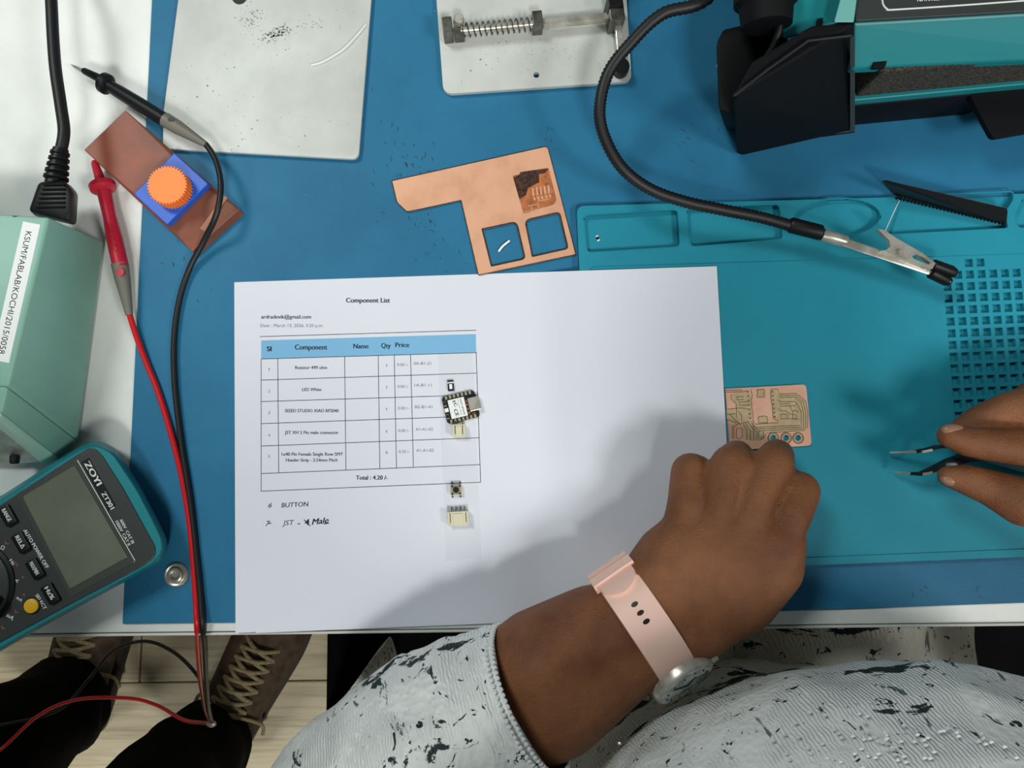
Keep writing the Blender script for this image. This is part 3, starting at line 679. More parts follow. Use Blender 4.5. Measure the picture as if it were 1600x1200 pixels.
link('clamp_block', bm_mesh(obox(964, 16, 4, 20, 9, 12)), M_steeld, p2); link('clamp_block', bm_mesh(obox(962, 0, 4, 22, 9, 8)), M_black, p2)
bm = hull_bm([(*P2(960, 33, 12), 8), (*P2(971, 32, 12), 8), (*P2(960, 33, 12), 13), (*P2(971, 32, 12), 13), (*P2(965, 92, 10), 6), (*P2(975, 90, 10), 6), (*P2(965, 92, 10), 11), (*P2(975, 90, 10), 11)], .5); link('clamp_arm', bm_mesh(bm), M_steelb, p2)
q = P(971, 104, 10); link('clamp_knob', bm_mesh(lathe_bm((q.x, q.y, 4), (q.x, q.y, 12), [(0, 5), (.9, 5), (1, 4.4)], 16)), M_black, p2)
b = bmesh.new(); stain(b, 830, 80, 40, 25, 14, .15, .5, 4.03); stain(b, 890, 95, 50, 40, 20, .1, .4, 4.03); stain(b, 750, 20, 20, 40, 10, .1, .4, 4.03); tag(link('smudge', rib_mesh(b), M_stain, p2), kind='stuff')
# ---------------------------------------------------------------- gooseneck with crocodile clip
gn = thing('gooseneck_arm', (190, 330, 0), 'black flexible gooseneck arm ending in a steel crocodile clip', 'clamp arm')
path = [P(1230, -330, 30), P(1190, -120, 60), P(1110, -6, 62), P(1035, 22, 60), P(985, 68, 56), P(950, 115, 52), P(937, 170, 48), P(945, 215, 44), P(972, 262, 40), P(1015, 295, 36), P(1070, 315, 33), P(1130, 328, 30), P(1190, 340, 28), P(1240, 354, 27)]
sp_ = smooth_path([(*p, 1) for p in path], 18)
link('flexible_tube', bm_mesh(tube_bm([(v, 3.35 + .27 * (1 if i % 2 else -1)) for i, (v, r) in enumerate(sp_)], 14)), M_rub, gn, smooth=2)
link('mount_post', bm_mesh(lathe_bm((P(1230, -330, 30).x, P(1230, -330, 30).y, 8), P(1230, -330, 34), [(0, 7), (.9, 7), (1, 5)], 20)), M_black, gn)
q = P(1230, -330, 30); link('weighted_base', bm_mesh(prism_bm(disc(q, 38, 36), 0, 9, 1)), M_black2, gn)
link('sleeve', bm_mesh(lathe_bm(P(1233, 351, 27), P(1284, 364, 26), [(0, 3.8), (.05, 4.6), (.95, 4.6), (1, 3.6)], 18)), M_black, gn, smooth=True)
bm = lathe_bm(P(1281, 364, 26), P(1290, 369, 26), [(0, 3.4), (1, 3.4)], 14); link('end_ring', bm_mesh(bm), M_rub, gn, smooth=True)
def slab(pts, z0, z1, bw=.25, zt=None): return prism_bm(pl(pts, (z0 + z1) / 2), z0, z1, bw)
bm = lathe_bm(P(1284, 367, 26), P(1322, 378, 25), [(0, 3.6), (.1, 3.9), (.9, 3.7), (1, 3.2)], 10); link('clip_barrel', bm_mesh(bm), M_steelb, gn, smooth=True)
bm = hull_bm([(*P(1318, 371, z)[:2], z) for z in (20, 27)] + [(*P(1314, 384, z)[:2], z) for z in (20, 27)] + [(*P(1462, 419, z)[:2], z) for z in (20, 25)] + [(*P(1452, 430, z)[:2], z) for z in (20, 25)], .8)
link('lower_jaw', bm_mesh(bm), M_steelb, gn, smooth=True)
up_ = holes_mesh(pl([(1370, 359), (1376, 364), (1388, 376), (1390, 386), (1384, 391), (1376, 392), (1420, 408), (1455, 421), (1461, 412), (1440, 396), (1398, 372), (1384, 362), (1376, 359)], 28), [pl([(1424, 401), (1430, 398), (1440, 402), (1452, 411), (1450, 414), (1438, 410), (1426, 405)], 28)], 26, 29)
link('upper_jaw', up_, M_steelb, gn)
q = P(1405, 394, 29); link('hinge_rivet', bm_mesh(lathe_bm((q.x, q.y, 27), (q.x, q.y, 30.4), [(0, 2), (.7, 2), (1, 1.2)], 14)), M_steelb, gn, smooth=True)
link('tip_cover', bm_mesh(lathe_bm(P(1458, 414, 27), P(1492, 427, 25), [(0, 3.4), (.8, 3.7), (1, 2.8)], 14)), M_black, gn, smooth=True)
link('tip_cover', bm_mesh(lathe_bm(P(1455, 426, 24), P(1484, 441, 22), [(0, 3.6), (.8, 3.4), (1, 2.4)], 14)), M_black, gn, smooth=True)
for a_ in ((1490, 427, 27), (1483, 440, 24)):
    q = P(*a_); bm = ellipsoid(None, q, (1.2, 1.0, 1.2), None, 2); link('jaw_tooth', bm_mesh(bm), M_steelb, gn, smooth=True)
# black serrated comb
cm = thing('serrated_strip', (P(1480, 315, 3).x, P(1480, 315, 3).y, 5), 'thin black serrated strip leaning in the mat tray at the right', 'strip')
bm = hull_bm([(*P2(1377, 283, 22), 22), (*P2(1385, 281, 24), 24), (*P2(1399, 306, 5.1), 5.2), (*P2(1392, 300, 5.1), 5.2), (*P2(1573, 325, 14), 14), (*P2(1575, 330, 12), 12), (*P2(1573, 349, 5.1), 5.2), (*P2(1566, 350, 5.1), 5.2)], .3)
link('strip', bm_mesh(bm), M_black, cm)
bm = bmesh.new()
for k in range(30):
    t = k / 29; x = 1402 + t * 166; y = 309 + t * 40; boxb((*P2(x, y, 6), 6), (1.6, 1.6, 1.6), .6, 0, bm)
link('teeth', bm_mesh(bm), M_black2, cm)
tag(tube('thread', [P(1405, 313, 5.6), P(1394, 337, 5.2), P(1380, 368, 5.6)], .25, M_label, ring=6), 'thin white thread crossing the mat from the serrated strip to the clip', 'thread')
L_ = local((933.5, 373), math.radians(-70)); rs = thing('chip_resistor', (P(933, 373).x, P(933, 373).y, 1.0), 'tiny white-ended chip lying in the leftmost mat tray', 'component')
link('body', bm_mesh(prism_bm([L_(-1.0, -.8), L_(1.0, -.8), L_(1.0, .8), L_(-1.0, .8)], 1.0, 1.8, .1)), M_black, rs)
for s in (-1, 1): link('end_cap', bm_mesh(prism_bm([L_(s * 1.35 - .45, -.85), L_(s * 1.35 + .45, -.85), L_(s * 1.35 + .45, .85), L_(s * 1.35 - .45, .85)], 1.0, 1.85, .1)), M_label, rs)
# ---------------------------------------------------------------- red brown board with gear
rb = thing('wooden_block', (P(255, 285).x, P(255, 285).y, -2), 'red-brown rectangular board under the blue square with the orange gear', 'block')
zb = 10
link('body', bm_mesh(hull_bm([(*P2(x, y, zb), zb) for x, y in ((196, 172), (131, 234), (262, 349), (318, 291))] + [(*P2(x, y, zb), -2) for x, y in ((197, 175), (133, 236), (300, 394), (374, 328))] + [(*P2(x, y, 6), 6) for x, y in ((300, 393), (374, 327))], .5)), M_brick, rb)
link('shim', bm_mesh(prism_bm(pl([(312, 357), (350, 305), (355, 309), (320, 362)], 8), 6, 8.2, .2)), mat('pale_wood', (176, 120, 92), rough=.6), rb)
bp = thing('gear_toy', (P(268, 295).x, P(268, 295).y, 10.2), 'blue square plate carrying a toothed orange gear on top of the red-brown board', 'gear')
bt = pl([(272, 239), (325, 287), (261, 351), (209, 303)], 16); bc = Vector((sum(p[0] for p in bt) / 4, sum(p[1] for p in bt) / 4))
link('square_plate', bm_mesh(prism_bm(bt, 10.4, 16, .4)), M_blueplas, bp)
gc = P(261, 289, 25); tp = []
NTE = 38
for i in range(NTE):
    for f, r in ((0, 10.6), (.25, 11.6), (.5, 11.6), (.75, 10.6)):
        a_ = 2 * PI * (i + f) / NTE; tp.append((gc.x + r * math.cos(a_), gc.y + r * math.sin(a_)))
link('gear', bm_mesh(prism_bm(tp, 16, 25)), M_orange, bp)
# ---------------------------------------------------------------- mains cord and plug
pw = thing('power_cord', (P(78, 320, 30).x, P(78, 320, 30).y, -2), 'thick black power cord with moulded plug entering the green box', 'cord')
link('plug_body', bm_mesh(hull_bm([(*P2(x, y, 44), 44) for x, y in ((60, 284), (100, 281), (113, 300), (110, 345), (44, 330))] + [(*P2(x, y, 22), 18) for x, y in ((62, 286), (102, 283), (117, 300), (114, 350), (45, 334))], 2.0, seg=2)), M_black, pw, smooth=True)
for k in range(6):
    y = 288 + k * 7; link('grip_ridge', bm_mesh(boxb((*P2(84 - k * 1.2, y, 45), 44.4), (12 + k * .8, .9, 1.6), 0.02, .3)), M_black2, pw)
for k in range(5):
    q = P(94 - k * 1.5, 237 + k * 9.5, 38); q2 = P(93.2 - k * 1.5, 242.5 + k * 9.5, 38); link('strain_ring', bm_mesh(lathe_bm(q, q2, [(0, 4.4 + k * .35), (.15, 5 + k * .35), (.85, 5.1 + k * .35), (1, 4.4 + k * .35)], 16)), M_black, pw, smooth=True)
link('strain_core', bm_mesh(lathe_bm(P(95, 232, 38), P(86, 290, 36), [(0, 4.0), (1, 5.6)], 14)), M_black, pw)
tube('cable', [P(20, -320, 2), P(60, -160, 20), P(76, -60, 36), P(80, 0, 38), P(83, 60, 38), P(87, 110, 38), P(95, 165, 38), P(100, 205, 38), P(95, 236, 38)], 3.25, M_rub, pw, ring=14)
# ---------------------------------------------------------------- green instrument box
gb = thing('instrument_box', (P(20, 500, 0).x - 60, P(20, 500, 0).y, -2), 'sage green metal instrument case with a white inventory label at the left edge', 'instrument')
ZG = 56
tops = [P(-420, 300, ZG), P(76, 339, ZG), P(12, 600, ZG), P(-420, 560, ZG)]
tA = P(76, 339, ZG); tB = P(12, 602, ZG); bA = P(163, 378, 4); bB = P(123, 688, 4)
tC = P(2, 645, ZG - 3); bC = P(93, 716, 4)
W0 = tA.x - 190
def ext(v, x, dy=0): return (x, v.y + dy, v.z)
main = [tuple(tA), tuple(tB), (tB.x, tB.y - .2, ZG), tuple(bA), tuple(bB), (W0, tA.y + 12, ZG), (W0, tB.y + 12, ZG), (W0, bA.y + 12, 4), (W0, bB.y + 4, 4)]
link('case_body', bm_mesh(hull_bm(main, 1.6)), M_green, gb, smooth=True)
fr = [(tB.x - .4, tB.y - .6, ZG - .3), (bB.x - .2, bB.y - .6, 4), tuple(tC), tuple(bC), (W0, tB.y + 11, ZG - .3), (W0, bB.y + 4, 4), (W0, tC.y + 12, ZG - 3), (W0, bC.y + 4, 4)]
link('front_bezel', bm_mesh(hull_bm(fr, 1.2)), M_green, gb, smooth=True)
e0 = Vector(tC); e1 = Vector(bC); dz = Vector((-6, -2.5, 0))
link('bezel_edge', bm_mesh(hull_bm([tuple(e0), tuple(e1), tuple(e0 + Vector((-1, -4.2, 0))), tuple(e1 + Vector((-9, -4.2, 0))), tuple(e0 + Vector((-12, 1, 0))), tuple(e1 + Vector((-12, 1, 0)))], .5)), M_greenl, gb)
link('front_panel', bm_mesh(hull_bm([(W0 + 4, e1.y - 2.0, 6), (e1.x - 9, e1.y - 2.6, 6), (e0.x - 6, e0.y - 1, ZG - 8), (W0 + 4, e0.y + 8, ZG - 8), (W0 + 4, e1.y + 4, 6), (e1.x - 9, e1.y + 4, 6)], .2)), M_steelb, gb)
link('panel_knob', bm_mesh(lathe_bm((e1.x - 20, e1.y + 2, 14), (e1.x - 20, e1.y - 3, 14), [(0, 2.6), (.8, 2.6), (1, 2)], 14)), M_black, gb)
for x in (-20, -150):
    for y in (-12, -90): link('rubber_foot', bm_mesh(prism_bm(disc((tA.x + x, tA.y + y), 6, 14), -2, 4.2)), M_black, gb)
lb = link('inventory_label', bm_mesh(prism_bm(pl([(36, 346), (63, 351), (14, 567), (-14, 562)], ZG + .1), ZG - .05, ZG + .15)), M_label, gb)
link('label_text', text('KSUM/FABLAB/KOCHI/2015/0058', (40.5, 361), (-2.5, 552), 9.5, ZG + .2, .0), M_ink, lb)
# ---------------------------------------------------------------- multimeter
ZM = 24
mm = thing('multimeter', (P(100, 850).x, P(100, 850).y, -2), 'teal rubber-cased digital multimeter with dark face and blank screen', 'multimeter')
hol = [(-300, 880), (0, 776), (110, 705), (141, 689), (158, 689), (180, 700), (220, 760), (247, 812), (261, 842), (262, 862), (247, 881), (192, 911), (110, 955), (14, 1010), (-70, 1060), (-220, 1160)]
def shr(k): return [(100 + (x - 100) * k, 855 + (y - 855) * k) for x, y in hol]
hol = [(p[0], p[1]) for p in roundpoly(hol, 14, 3)]
bm = bmesh.new(); rows = []
for k, z in ((.96, -2), (.99, 1), (1.0, 5), (1.0, 9), (.985, 15), (.968, 20), (.955, 23), (.94, ZM)):
    rows.append([bm.verts.new(P(x, y, z)) for x, y in shr(k)])
for i in range(len(rows) - 1):
    for k in range(len(hol)): bm.faces.new((rows[i][k], rows[i][(k + 1) % len(hol)], rows[i + 1][(k + 1) % len(hol)], rows[i + 1][k]))
bm.faces.new(rows[0][::-1]); bm.faces.new(rows[-1])
link('rubber_holster', bm_mesh(bm), M_tealp, mm, smooth=True)
face = [(-280, 890), (0, 790), (118, 712), (139, 699.5), (149, 701), (160, 712), (192, 762), (243, 855), (242, 870), (225, 884), (110, 944), (0, 1004), (-70, 1050), (-200, 1130)]
link('face_plate', bm_mesh(prism_bm(roundpoly(pl(face, ZM + .5), 2.5, 4), ZM - 3, ZM + .6, .4)), M_darkgrey, mm)
zf = ZM + .65
link('display_bezel', bm_mesh(prism_bm(roundpoly(pl([(120, 719), (213, 877), (110, 934), (24, 773)], zf), 2), ZM, ZM + .9, .3)), M_lcdb, mm)
link('display', bm_mesh(prism_bm(roundpoly(pl([(117, 727), (200, 870), (110, 920), (36, 776)], zf), 1.5), ZM, ZM + 1.2, .15)), M_lcd, mm)
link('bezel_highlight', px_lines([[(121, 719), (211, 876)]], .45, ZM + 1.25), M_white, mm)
def mbtn(pts, mt, h=2.4, nm='button'): return link(nm, bm_mesh(prism_bm(roundpoly(pl(pts, ZM + h), .8, 3), ZM, ZM + h, .5)), mt, mm, smooth=True)
def quad(cx, cy, l, w_):   # long along text direction
    d = Vector((.50, .866)); n = Vector((.866, -.50)); return [tuple(Vector((cx, cy)) + d * a_ * l / 2 + n * c_ * w_ / 2) for a_, c_ in ((-1, -1), (1, -1), (1, 1), (-1, 1))]
zk = ZM + 2.45
for cx, cy, s in ((11, 806, 'RANGE'), (32, 848, 'REL\u0394'), (54, 889, 'MAX/MIN'), (78, 928, 'Hz%')):
    o = mbtn(quad(cx, cy, 31, 19), M_black)
    try: link('button_text', text(s, (cx - 9, cy - 9), (cx + 2, cy + 10), 6.5, zk, .03), M_white, o)
    except Exception: pass
c_ = P(48, 947, ZM + 2); link('select_button', bm_mesh(prism_bm(disc(c_, 4.0, 28), ZM, ZM + 2.2, .6)), M_yel, mm, smooth=True)
link('select_ring', bm_mesh(prism_bm(disc(c_, 4.7, 28), ZM, ZM + .9)), M_black, mm)
kc = P(-48, 915, ZM + 1); link('dial_ring', bm_mesh(prism_bm(disc(kc, 25.0, 64), ZM, ZM + 1.5, .5)), M_black, mm, smooth=True)
link('dial', bm_mesh(prism_bm(disc(kc, 22.8, 64), ZM, ZM + 3.0, 1.2)), M_darkgrey, mm, smooth=True)
link('dial_grip', bm_mesh(boxb((kc.x, kc.y, ZM + 6), (44, 9, 8), -.5, 2)), M_black, mm, smooth=True)
link('name_plate', bm_mesh(prism_bm(pl([(127, 722), (139, 715), (160, 752), (181, 790), (170, 799), (149, 762)], zf), ZM + .5, ZM + .75)), M_black, mm)
zt = ZM + .85
T = [text('ZOYI', (131, 724), (152, 760), 9, zt, .035), text('ZT301', (158, 771), (173, 797), 7, zt, .03), text('600V  CAT III', (187, 813), (206, 850), 4.6, zt, .02), text('1000V  CAT II', (180, 815), (200, 853), 4.6, zt, .02),
     text('AUTO POWER OFF', (36, 829), (72, 889), 5.5, zt, .03), text('SELECT', (55, 930), (69, 953), 5, zt, .03), text('Hz', (14, 876), (20, 884), 5, zt, .02), text('A', (27, 911), (30, 906), 5, zt, .02), text('mA', (25, 935), (33, 941), 5, zt, .02), text('\u00b5A', (10, 962), (19, 970), 6, zt, .02), text('\u03a9', (0, 857), (5, 860), 6, zt, .02)]
link('face_print', join(T), M_white, mm)
T = [text('Hz', (22, 880), (27, 886), 4, zt, .0), text('A', (36, 905), (39, 901), 4, zt, .0), text('A', (34, 929), (38, 933), 4, zt, .0), text('V', (21, 955), (26, 960), 4, zt, .0), text('V', (5, 848), (12, 853), 4, zt, .0), text('V', (0, 980), (6, 985), 4, zt, .0)]
link('face_print_red', join(T), M_pinkp, mm)
# ---------------------------------------------------------------- test probes and leads
Lb = [P(322, 226, 17), P(337, 250, 18), P(345, 290, 20), P(338, 335, 19), P(318, 378, 9), P(296, 420, 3.4), P(280, 470, 2.6), P(272, 530, 2.6), P(273, 600, 2.6), P(283, 690, 2.6), P(297, 780, 2.6), P(306, 860, 2.6), P(313, 930, 2.8), P(317, 982, 1.5), P(320, 1010, -30), P(322, 1060, -110), P(326, 1110, -200), P(331, 1129, -240)]
bp = thing('test_probe', (P(230, 165).x, P(230, 165).y, -2), 'black test probe with grey tail resting across the steel plate', 'probe')
def axp(a_, b_, t): return Vector(a_).lerp(Vector(b_), t)
pa = P(111, 101, 6); pb = P(322, 226, 17)
link('metal_tip', bm_mesh(lathe_bm(P(111, 101, 8), P(131, 112, 9.5), [(0, .2), (.4, 1.0), (1, 1.2)], 12)), M_steelb, bp, smooth=True)
link('tip_sleeve', bm_mesh(lathe_bm(P(130, 110, 9.5), P(158, 124, 11), [(0, 1.6), (.1, 2.1), (1, 2.7)], 14)), M_black, bp, smooth=True)
link('finger_guard', bm_mesh(lathe_bm(P(158, 127, 12), P(171, 134, 12.8), [(0, 4.2), (.3, 6.3), (.75, 6.3), (1, 4.2)], 24)), M_black, bp, smooth=True)
link('handle', bm_mesh(lathe_bm(P(169, 133, 12.5), P(262, 190, 16), [(0, 3.6), (.2, 4.1), (.5, 4.3), (1, 4.3)], 18)), M_black, bp, smooth=True)
link('tail', bm_mesh(lathe_bm(P(258, 187, 16), P(322, 226, 17), [(0, 4.5), (.3, 4.3), (.9, 2.2), (1, 1.8)], 16)), M_grey, bp, smooth=True)
q = P(267, 187, 20.3); link('tail_mark', bm_mesh(prism_bm(disc(q, 1.9, 16, .8), 18, 20.6)), M_black, bp)
tube('lead', Lb, 1.75, M_rub, bp, ring=12, n=8)
rp = thing('test_probe', (P(180, 380).x, P(180, 380).y, -2), 'red test probe lying beside the green box with its tip under the board', 'probe')
link('tip_sleeve', bm_mesh(lathe_bm(P(147, 252, 6), P(160, 290, 8), [(0, 1.4), (.1, 2.2), (1, 3.3)], 14)), M_red, rp, smooth=True)
link('finger_guard', bm_mesh(lathe_bm(P(158, 284, 8), P(163, 300, 9), [(0, 4), (.3, 7.6), (.7, 7.4), (1, 4.3)], 24)), M_red, rp, smooth=True)
link('handle', bm_mesh(lathe_bm(P(162, 297, 9), P(189, 418, 9), [(0, 4.4), (.1, 4.0), (.35, 3.8), (.6, 4.6), (1, 4.6)], 18)), M_red, rp, smooth=True)
link('tail', bm_mesh(lathe_bm(P(187, 412, 9), P(202, 492, 6), [(0, 4.9), (.3, 4.4), (.92, 2.4), (1, 2.1)], 16)), M_grey, rp, smooth=True)
q = P(187.5, 425, 13.2); link('tail_mark', bm_mesh(prism_bm(disc(q, 2.4, 16), 11.5, 13.4)), M_red, rp)
link('moulded_text', join([text('CE', (166, 351), (171, 364), 7, 13.7, .02), text('10A', (172, 372), (178, 394), 6, 13.9, .02)]), M_redc, rp)
Lr = [P(202, 490, 6), P(213, 525, 4), P(228, 565, 2.8), P(247, 612, 2.5), P(268, 680, 2.5), P(284, 745, 2.5), P(296, 815, 2.5), P(302, 880, 2.6), P(306, 940, 2.8), P(308, 982, 1.5), P(309, 1005, -30), P(313, 1060, -110), P(320, 1105, -200), P(327, 1128, -240), P(312, 1129, -270), P(285, 1124, -300), P(245, 1102, -330), P(200, 1091, -350), P(120, 1093, -370), P(60, 1118, -380), P(0, 1172, -380), P(-80, 1230, -340)]
tube('lead', Lr, 1.75, M_redc, rp, ring=12, n=8)
tag(tube('black_lead', [P(331, 1129, -240), P(322, 1090, -280), P(308, 1055, -300), P(270, 1018, -330), P(225, 1002, -350), P(175, 1018, -370), P(140, 1060, -390), P(90, 1110, -400), P(0, 1133, -400), P(-70, 1140, -360)], 1.75, M_rub, ring=12), 'black lead looping under the desk edge over the shoes', 'cable')
q = P(330, 1131, -238); link('lead_tie', bm_mesh(ellipsoid(None, q, (4.5, 3, 3))), M_steelb, rp, smooth=True)
# ---------------------------------------------------------------- teal and black bench device, top right
dv = thing('bench_device', (P(1450, 60).x, P(1450, 60).y, 0), 'large teal and black bench machine with foam strip at the top right', 'machine')
RX = 470
def fb(px, py, z): v = P(px, py, z); return v
f0 = P(1335, 196, 0); f1 = P(1522, 178, 0); rdir = (f1 - f0).normalized(); bdir = Vector((-rdir.y, rdir.x, 0))
def lay(s0, s1, d0, d1, z0, z1, bw=.8, zf=None):   # s along front, d backward
    pts = [f0 + rdir * s + bdir * d for s, d in ((s0, d0), (s1, d0), (s1, d1), (s0, d1))]; return prism_bm([(p.x, p.y) for p in pts], z0, z1, bw)
link('foot', bm_mesh(prism_bm(roundpoly([tuple((f0 + rdir * s + bdir * d).xy) for s, d in ((-20, 0), (80, 0), (80, 60), (-20, 60))], [1, 9, 2, 2]), 0, 30, 1.2)), M_black2, dv, smooth=True)
link('foot', bm_mesh(lay(120, 200, 40, 120, 0, 30)), M_black2, dv)
link('lower_shell', bm_mesh(lay(-18, 260, 1, 190, 28, 36)), M_tealb, dv)
link('foam_filter', bm_mesh(lay(-16, 258, 3, 150, 35.8, 66, 1.5)), M_foam, dv)
tp0 = P(1332, 107, 67); tp1 = P(1600, 94, 67); up0 = P(1335, 37, 84); up1 = P(1600, 22, 84)
e = (tp1 - tp0) * .5; e2 = (up1 - up0) * .5
link('upper_shell', bm_mesh(hull_bm([tuple(tp0), tuple(tp1 + e), tuple(tp0 - Vector((0, 0, 6))), tuple(tp1 + e - Vector((0, 0, 6))), tuple(up0), tuple(up1 + e2), tuple(up0 + bdir * 120 + Vector((0, 0, 6))), tuple(up1 + e2 + bdir * 120 + Vector((0, 0, 6))), tuple(up0 + bdir * 120 - Vector((0, 0, 30))), tuple(up1 + e2 + bdir * 120 - Vector((0, 0, 30)))], 1)), M_tealb, dv)
link('shell_notch', bm_mesh(prism_bm(pl([(1365, 97), (1386, 95), (1383, 105), (1364, 106)], 69.5), 67, 69.6, .2)), M_black2, dv)
zp = 86.5
link('control_panel', bm_mesh(hull_bm([tuple(up0 + Vector((0, .2, .2))), tuple(up1 + e2 + Vector((0, .2, .2))), tuple(up0 + Vector((0, .2, 2.4))), tuple(up1 + e2 + Vector((0, .2, 2.4))), tuple(up0 + bdir * 110 + Vector((0, 0, 8))), tuple(up1 + e2 + bdir * 110 + Vector((0, 0, 8))), tuple(up0 + bdir * 110), tuple(up1 + e2 + bdir * 110)], .3)), M_darkgrey, dv)
fz = 90.0
def onpanel(px, py):
    z = 86.6
    for _ in range(4):
        v = P(px, py, z); dd = (v - up0).dot(bdir); z = 84 + 2.5 + max(dd, 0) * 5.6 / 110
    return P(px, py, z + .15)
b = bmesh.new(); fr_ = [(1378, -20), (1378.5, 0), (1381, 9), (1387, 14.5), (1396, 15.2), (1500, 8.5), (1600, 1.2), (1700, -6)]
Vv = [onpanel(x, y) for x, y in fr_]; sm_ = smooth_path([(*v, 1) for v in Vv], 4); tube_bm([(v, .45) for v, r in sm_], 6, None, b); link('panel_border', bm_mesh(b), M_white, dv)
mz = onpanel(1460, 0).z; link('panel_text', text('ADVANCED SERIES', (1433, 2.2), (1492, -1), 8, mz + .1, .03), M_white, dv)
link('corner_trim', bm_mesh(hull_bm([tuple(P(x, y, z)) for z in (78, 92) for x, y in ((1318, -20), (1341, -20), (1334, 35), (1303, 35))], .6)), mat('pale_teal_plastic', (110, 176, 170), rough=.4), dv)
link('side_shell', bm_mesh(hull_bm([tuple(P(x, y, z)) for z in (40, 80) for x, y in ((1222, -60), (1330, -60), (1312, 36), (1275, 38), (1222, 62))], 2)), M_tealb, dv)
link('side_slot', bm_mesh(prism_bm(pl([(1280, 26), (1289, 24), (1287, 39), (1279, 40)], 84), 78, 82, .3)), M_black2, dv)
# duct: dark box facing the viewer
duct = [tuple(P(x, y, 4)) for x, y in ((1150, 239), (1160, 243), (1272, 213), (1335, 203))] + [tuple(P(x, y, 92)) for x, y in ((1145, 152), (1175, 96), (1268, 40), (1335, 37))] + [tuple(P(1335, 90, 4))]
link('duct', bm_mesh(hull_bm(duct, 1.0)), M_black2, dv)
link('duct_seam', bm_mesh(tube_bm([(P(1146, 150, 93), 1), (P(1200, 108, 93.5), 1), (P(1262, 64, 94), 1), (P(1330, 56, 94), 1)], 8)), M_black, dv, smooth=True)
link('duct_edge', bm_mesh(hull_bm([tuple(P(x, y, z)) for z, y0 in ((6, 0), (92, 0)) for x, y in (((1328, 206), (1336, 204)) if z == 6 else ((1328, 58), (1336, 56)))] + [tuple(P(1332, 120, 50))], .3)), M_darkgrey, dv)
link('duct_lip', bm_mesh(tube_bm([(P(1284, 210, 3), 1.8), (P(1334, 203, 3), 1.8)], 8)), M_black, dv, smooth=True)
link('side_block', bm_mesh(hull_bm([tuple(P(x, y, 60)) for x, y in ((1119, 64), (1129, 44), (1152, 41), (1230, 20), (1232, 150), (1150, 178), (1123, 172))] + [tuple(P(x, y, 2)) for x, y in ((1126, 178), (1134, 200), (1152, 208), (1230, 190))], 2)), M_black2, dv, smooth=True)
for x, y in ((1121, 103), (1127, 151)):
    q = P(x, y, 45); link('screw', bm_mesh(ellipsoid(None, q + Vector((1.0, 0, 0)), (1.6, 1.6, 1.6))), M_steelb, dv, smooth=True)
link('hose_joint', bm_mesh(lathe_bm(P(1194, -90, 88), P(1198, 45, 82), [(0, 15), (.5, 15), (.55, 16.5), (.7, 16.5), (.75, 14), (.97, 13), (1, 10)], 28)), M_black2, dv, smooth=True)
link('clip_arm', bm_mesh(tube_bm(smooth_path([(*P(1222, -10, 86), 2.2), (*P(1218, 40, 84), 2.2), (*P(1205, 80, 78), 2), (*P(1170, 120, 66), 2)], 6), 10)), M_black, dv, smooth=True)
tag(link('side_tray', bm_mesh(prism_bm(roundpoly(pl([(1515, 148), (1700, 95), (1700, 190), (1552, 216)], 30), [2, 2, 2, 3]), 26, 30, .5)), M_black2, dv))
# ---------------------------------------------------------------- tweezers
tw = thing('tweezers', (P(1500, 715).x, P(1500, 715).y, 8), 'black fine tweezers with bare steel tips held between finger and thumb', 'tweezers')
def strip(pts, m, nm):
    b = bmesh.new(); rows = []
    for px, py, z, wy, hz in pts:
        q = P(px, py, z); rows.append([b.verts.new((q.x, q.y + a_ * wy, q.z + c_ * hz)) for a_, c_ in ((-1, -1), (1, -1), (1, 1), (-1, 1))])
    for i in range(len(rows) - 1):
        for k in range(4): b.faces.new((rows[i][k], rows[i][(k + 1) % 4], rows[i + 1][(k + 1) % 4], rows[i + 1][k]))
    b.faces.new(rows[0][::-1]); b.faces.new(rows[-1]); return link(nm, bm_mesh(b), m, tw, smooth=True)
strip([(1390, 707, 10, .4, .4), (1410, 706.5, 14, .6, .6), (1432, 705.5, 20, .9, 1.4)], M_steelb, 'tip')
strip([(1397, 737.5, 10, .4, .4), (1411, 738.5, 13, .6, .6), (1424, 740, 18, .8, 1.2)], M_steelb, 'tip')
strip([(1430, 705.5, 19.5, 1.0, 1.6), (1445, 703, 23, .9, 2.2), (1466, 698, 28, 1.0, 3), (1500, 697, 34, 1.0, 4), (1560, 703, 38, 1.0, 4.5), (1640, 724, 42, 1.0, 4.5), (1700, 745, 46, 1.2, 4)], M_black, 'arm')
strip([(1422, 740, 17.5, .9, 1.3), (1438, 740.5, 21, 1.1, 2.2), (1458, 733, 26, 1.5, 3), (1480, 724, 31, 2.2, 3.6), (1508, 715, 35, 2.6, 4), (1540, 715, 38, 2.0, 4.4), (1575, 726, 41, 1.2, 4.5), (1640, 745, 44, 1.2, 4.5), (1700, 752, 46, 1.2, 4)], M_black, 'arm')
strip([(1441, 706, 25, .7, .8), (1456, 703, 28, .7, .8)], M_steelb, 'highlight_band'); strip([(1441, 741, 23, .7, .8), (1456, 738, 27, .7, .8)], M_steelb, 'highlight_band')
q = P(1493, 727, 40); link('guide_pin', bm_mesh(lathe_bm((q.x, q.y, 33), (q.x, q.y, 41), [(0, 1.4), (.9, 1.4), (1, .8)], 12)), M_steelb, tw, smooth=True)
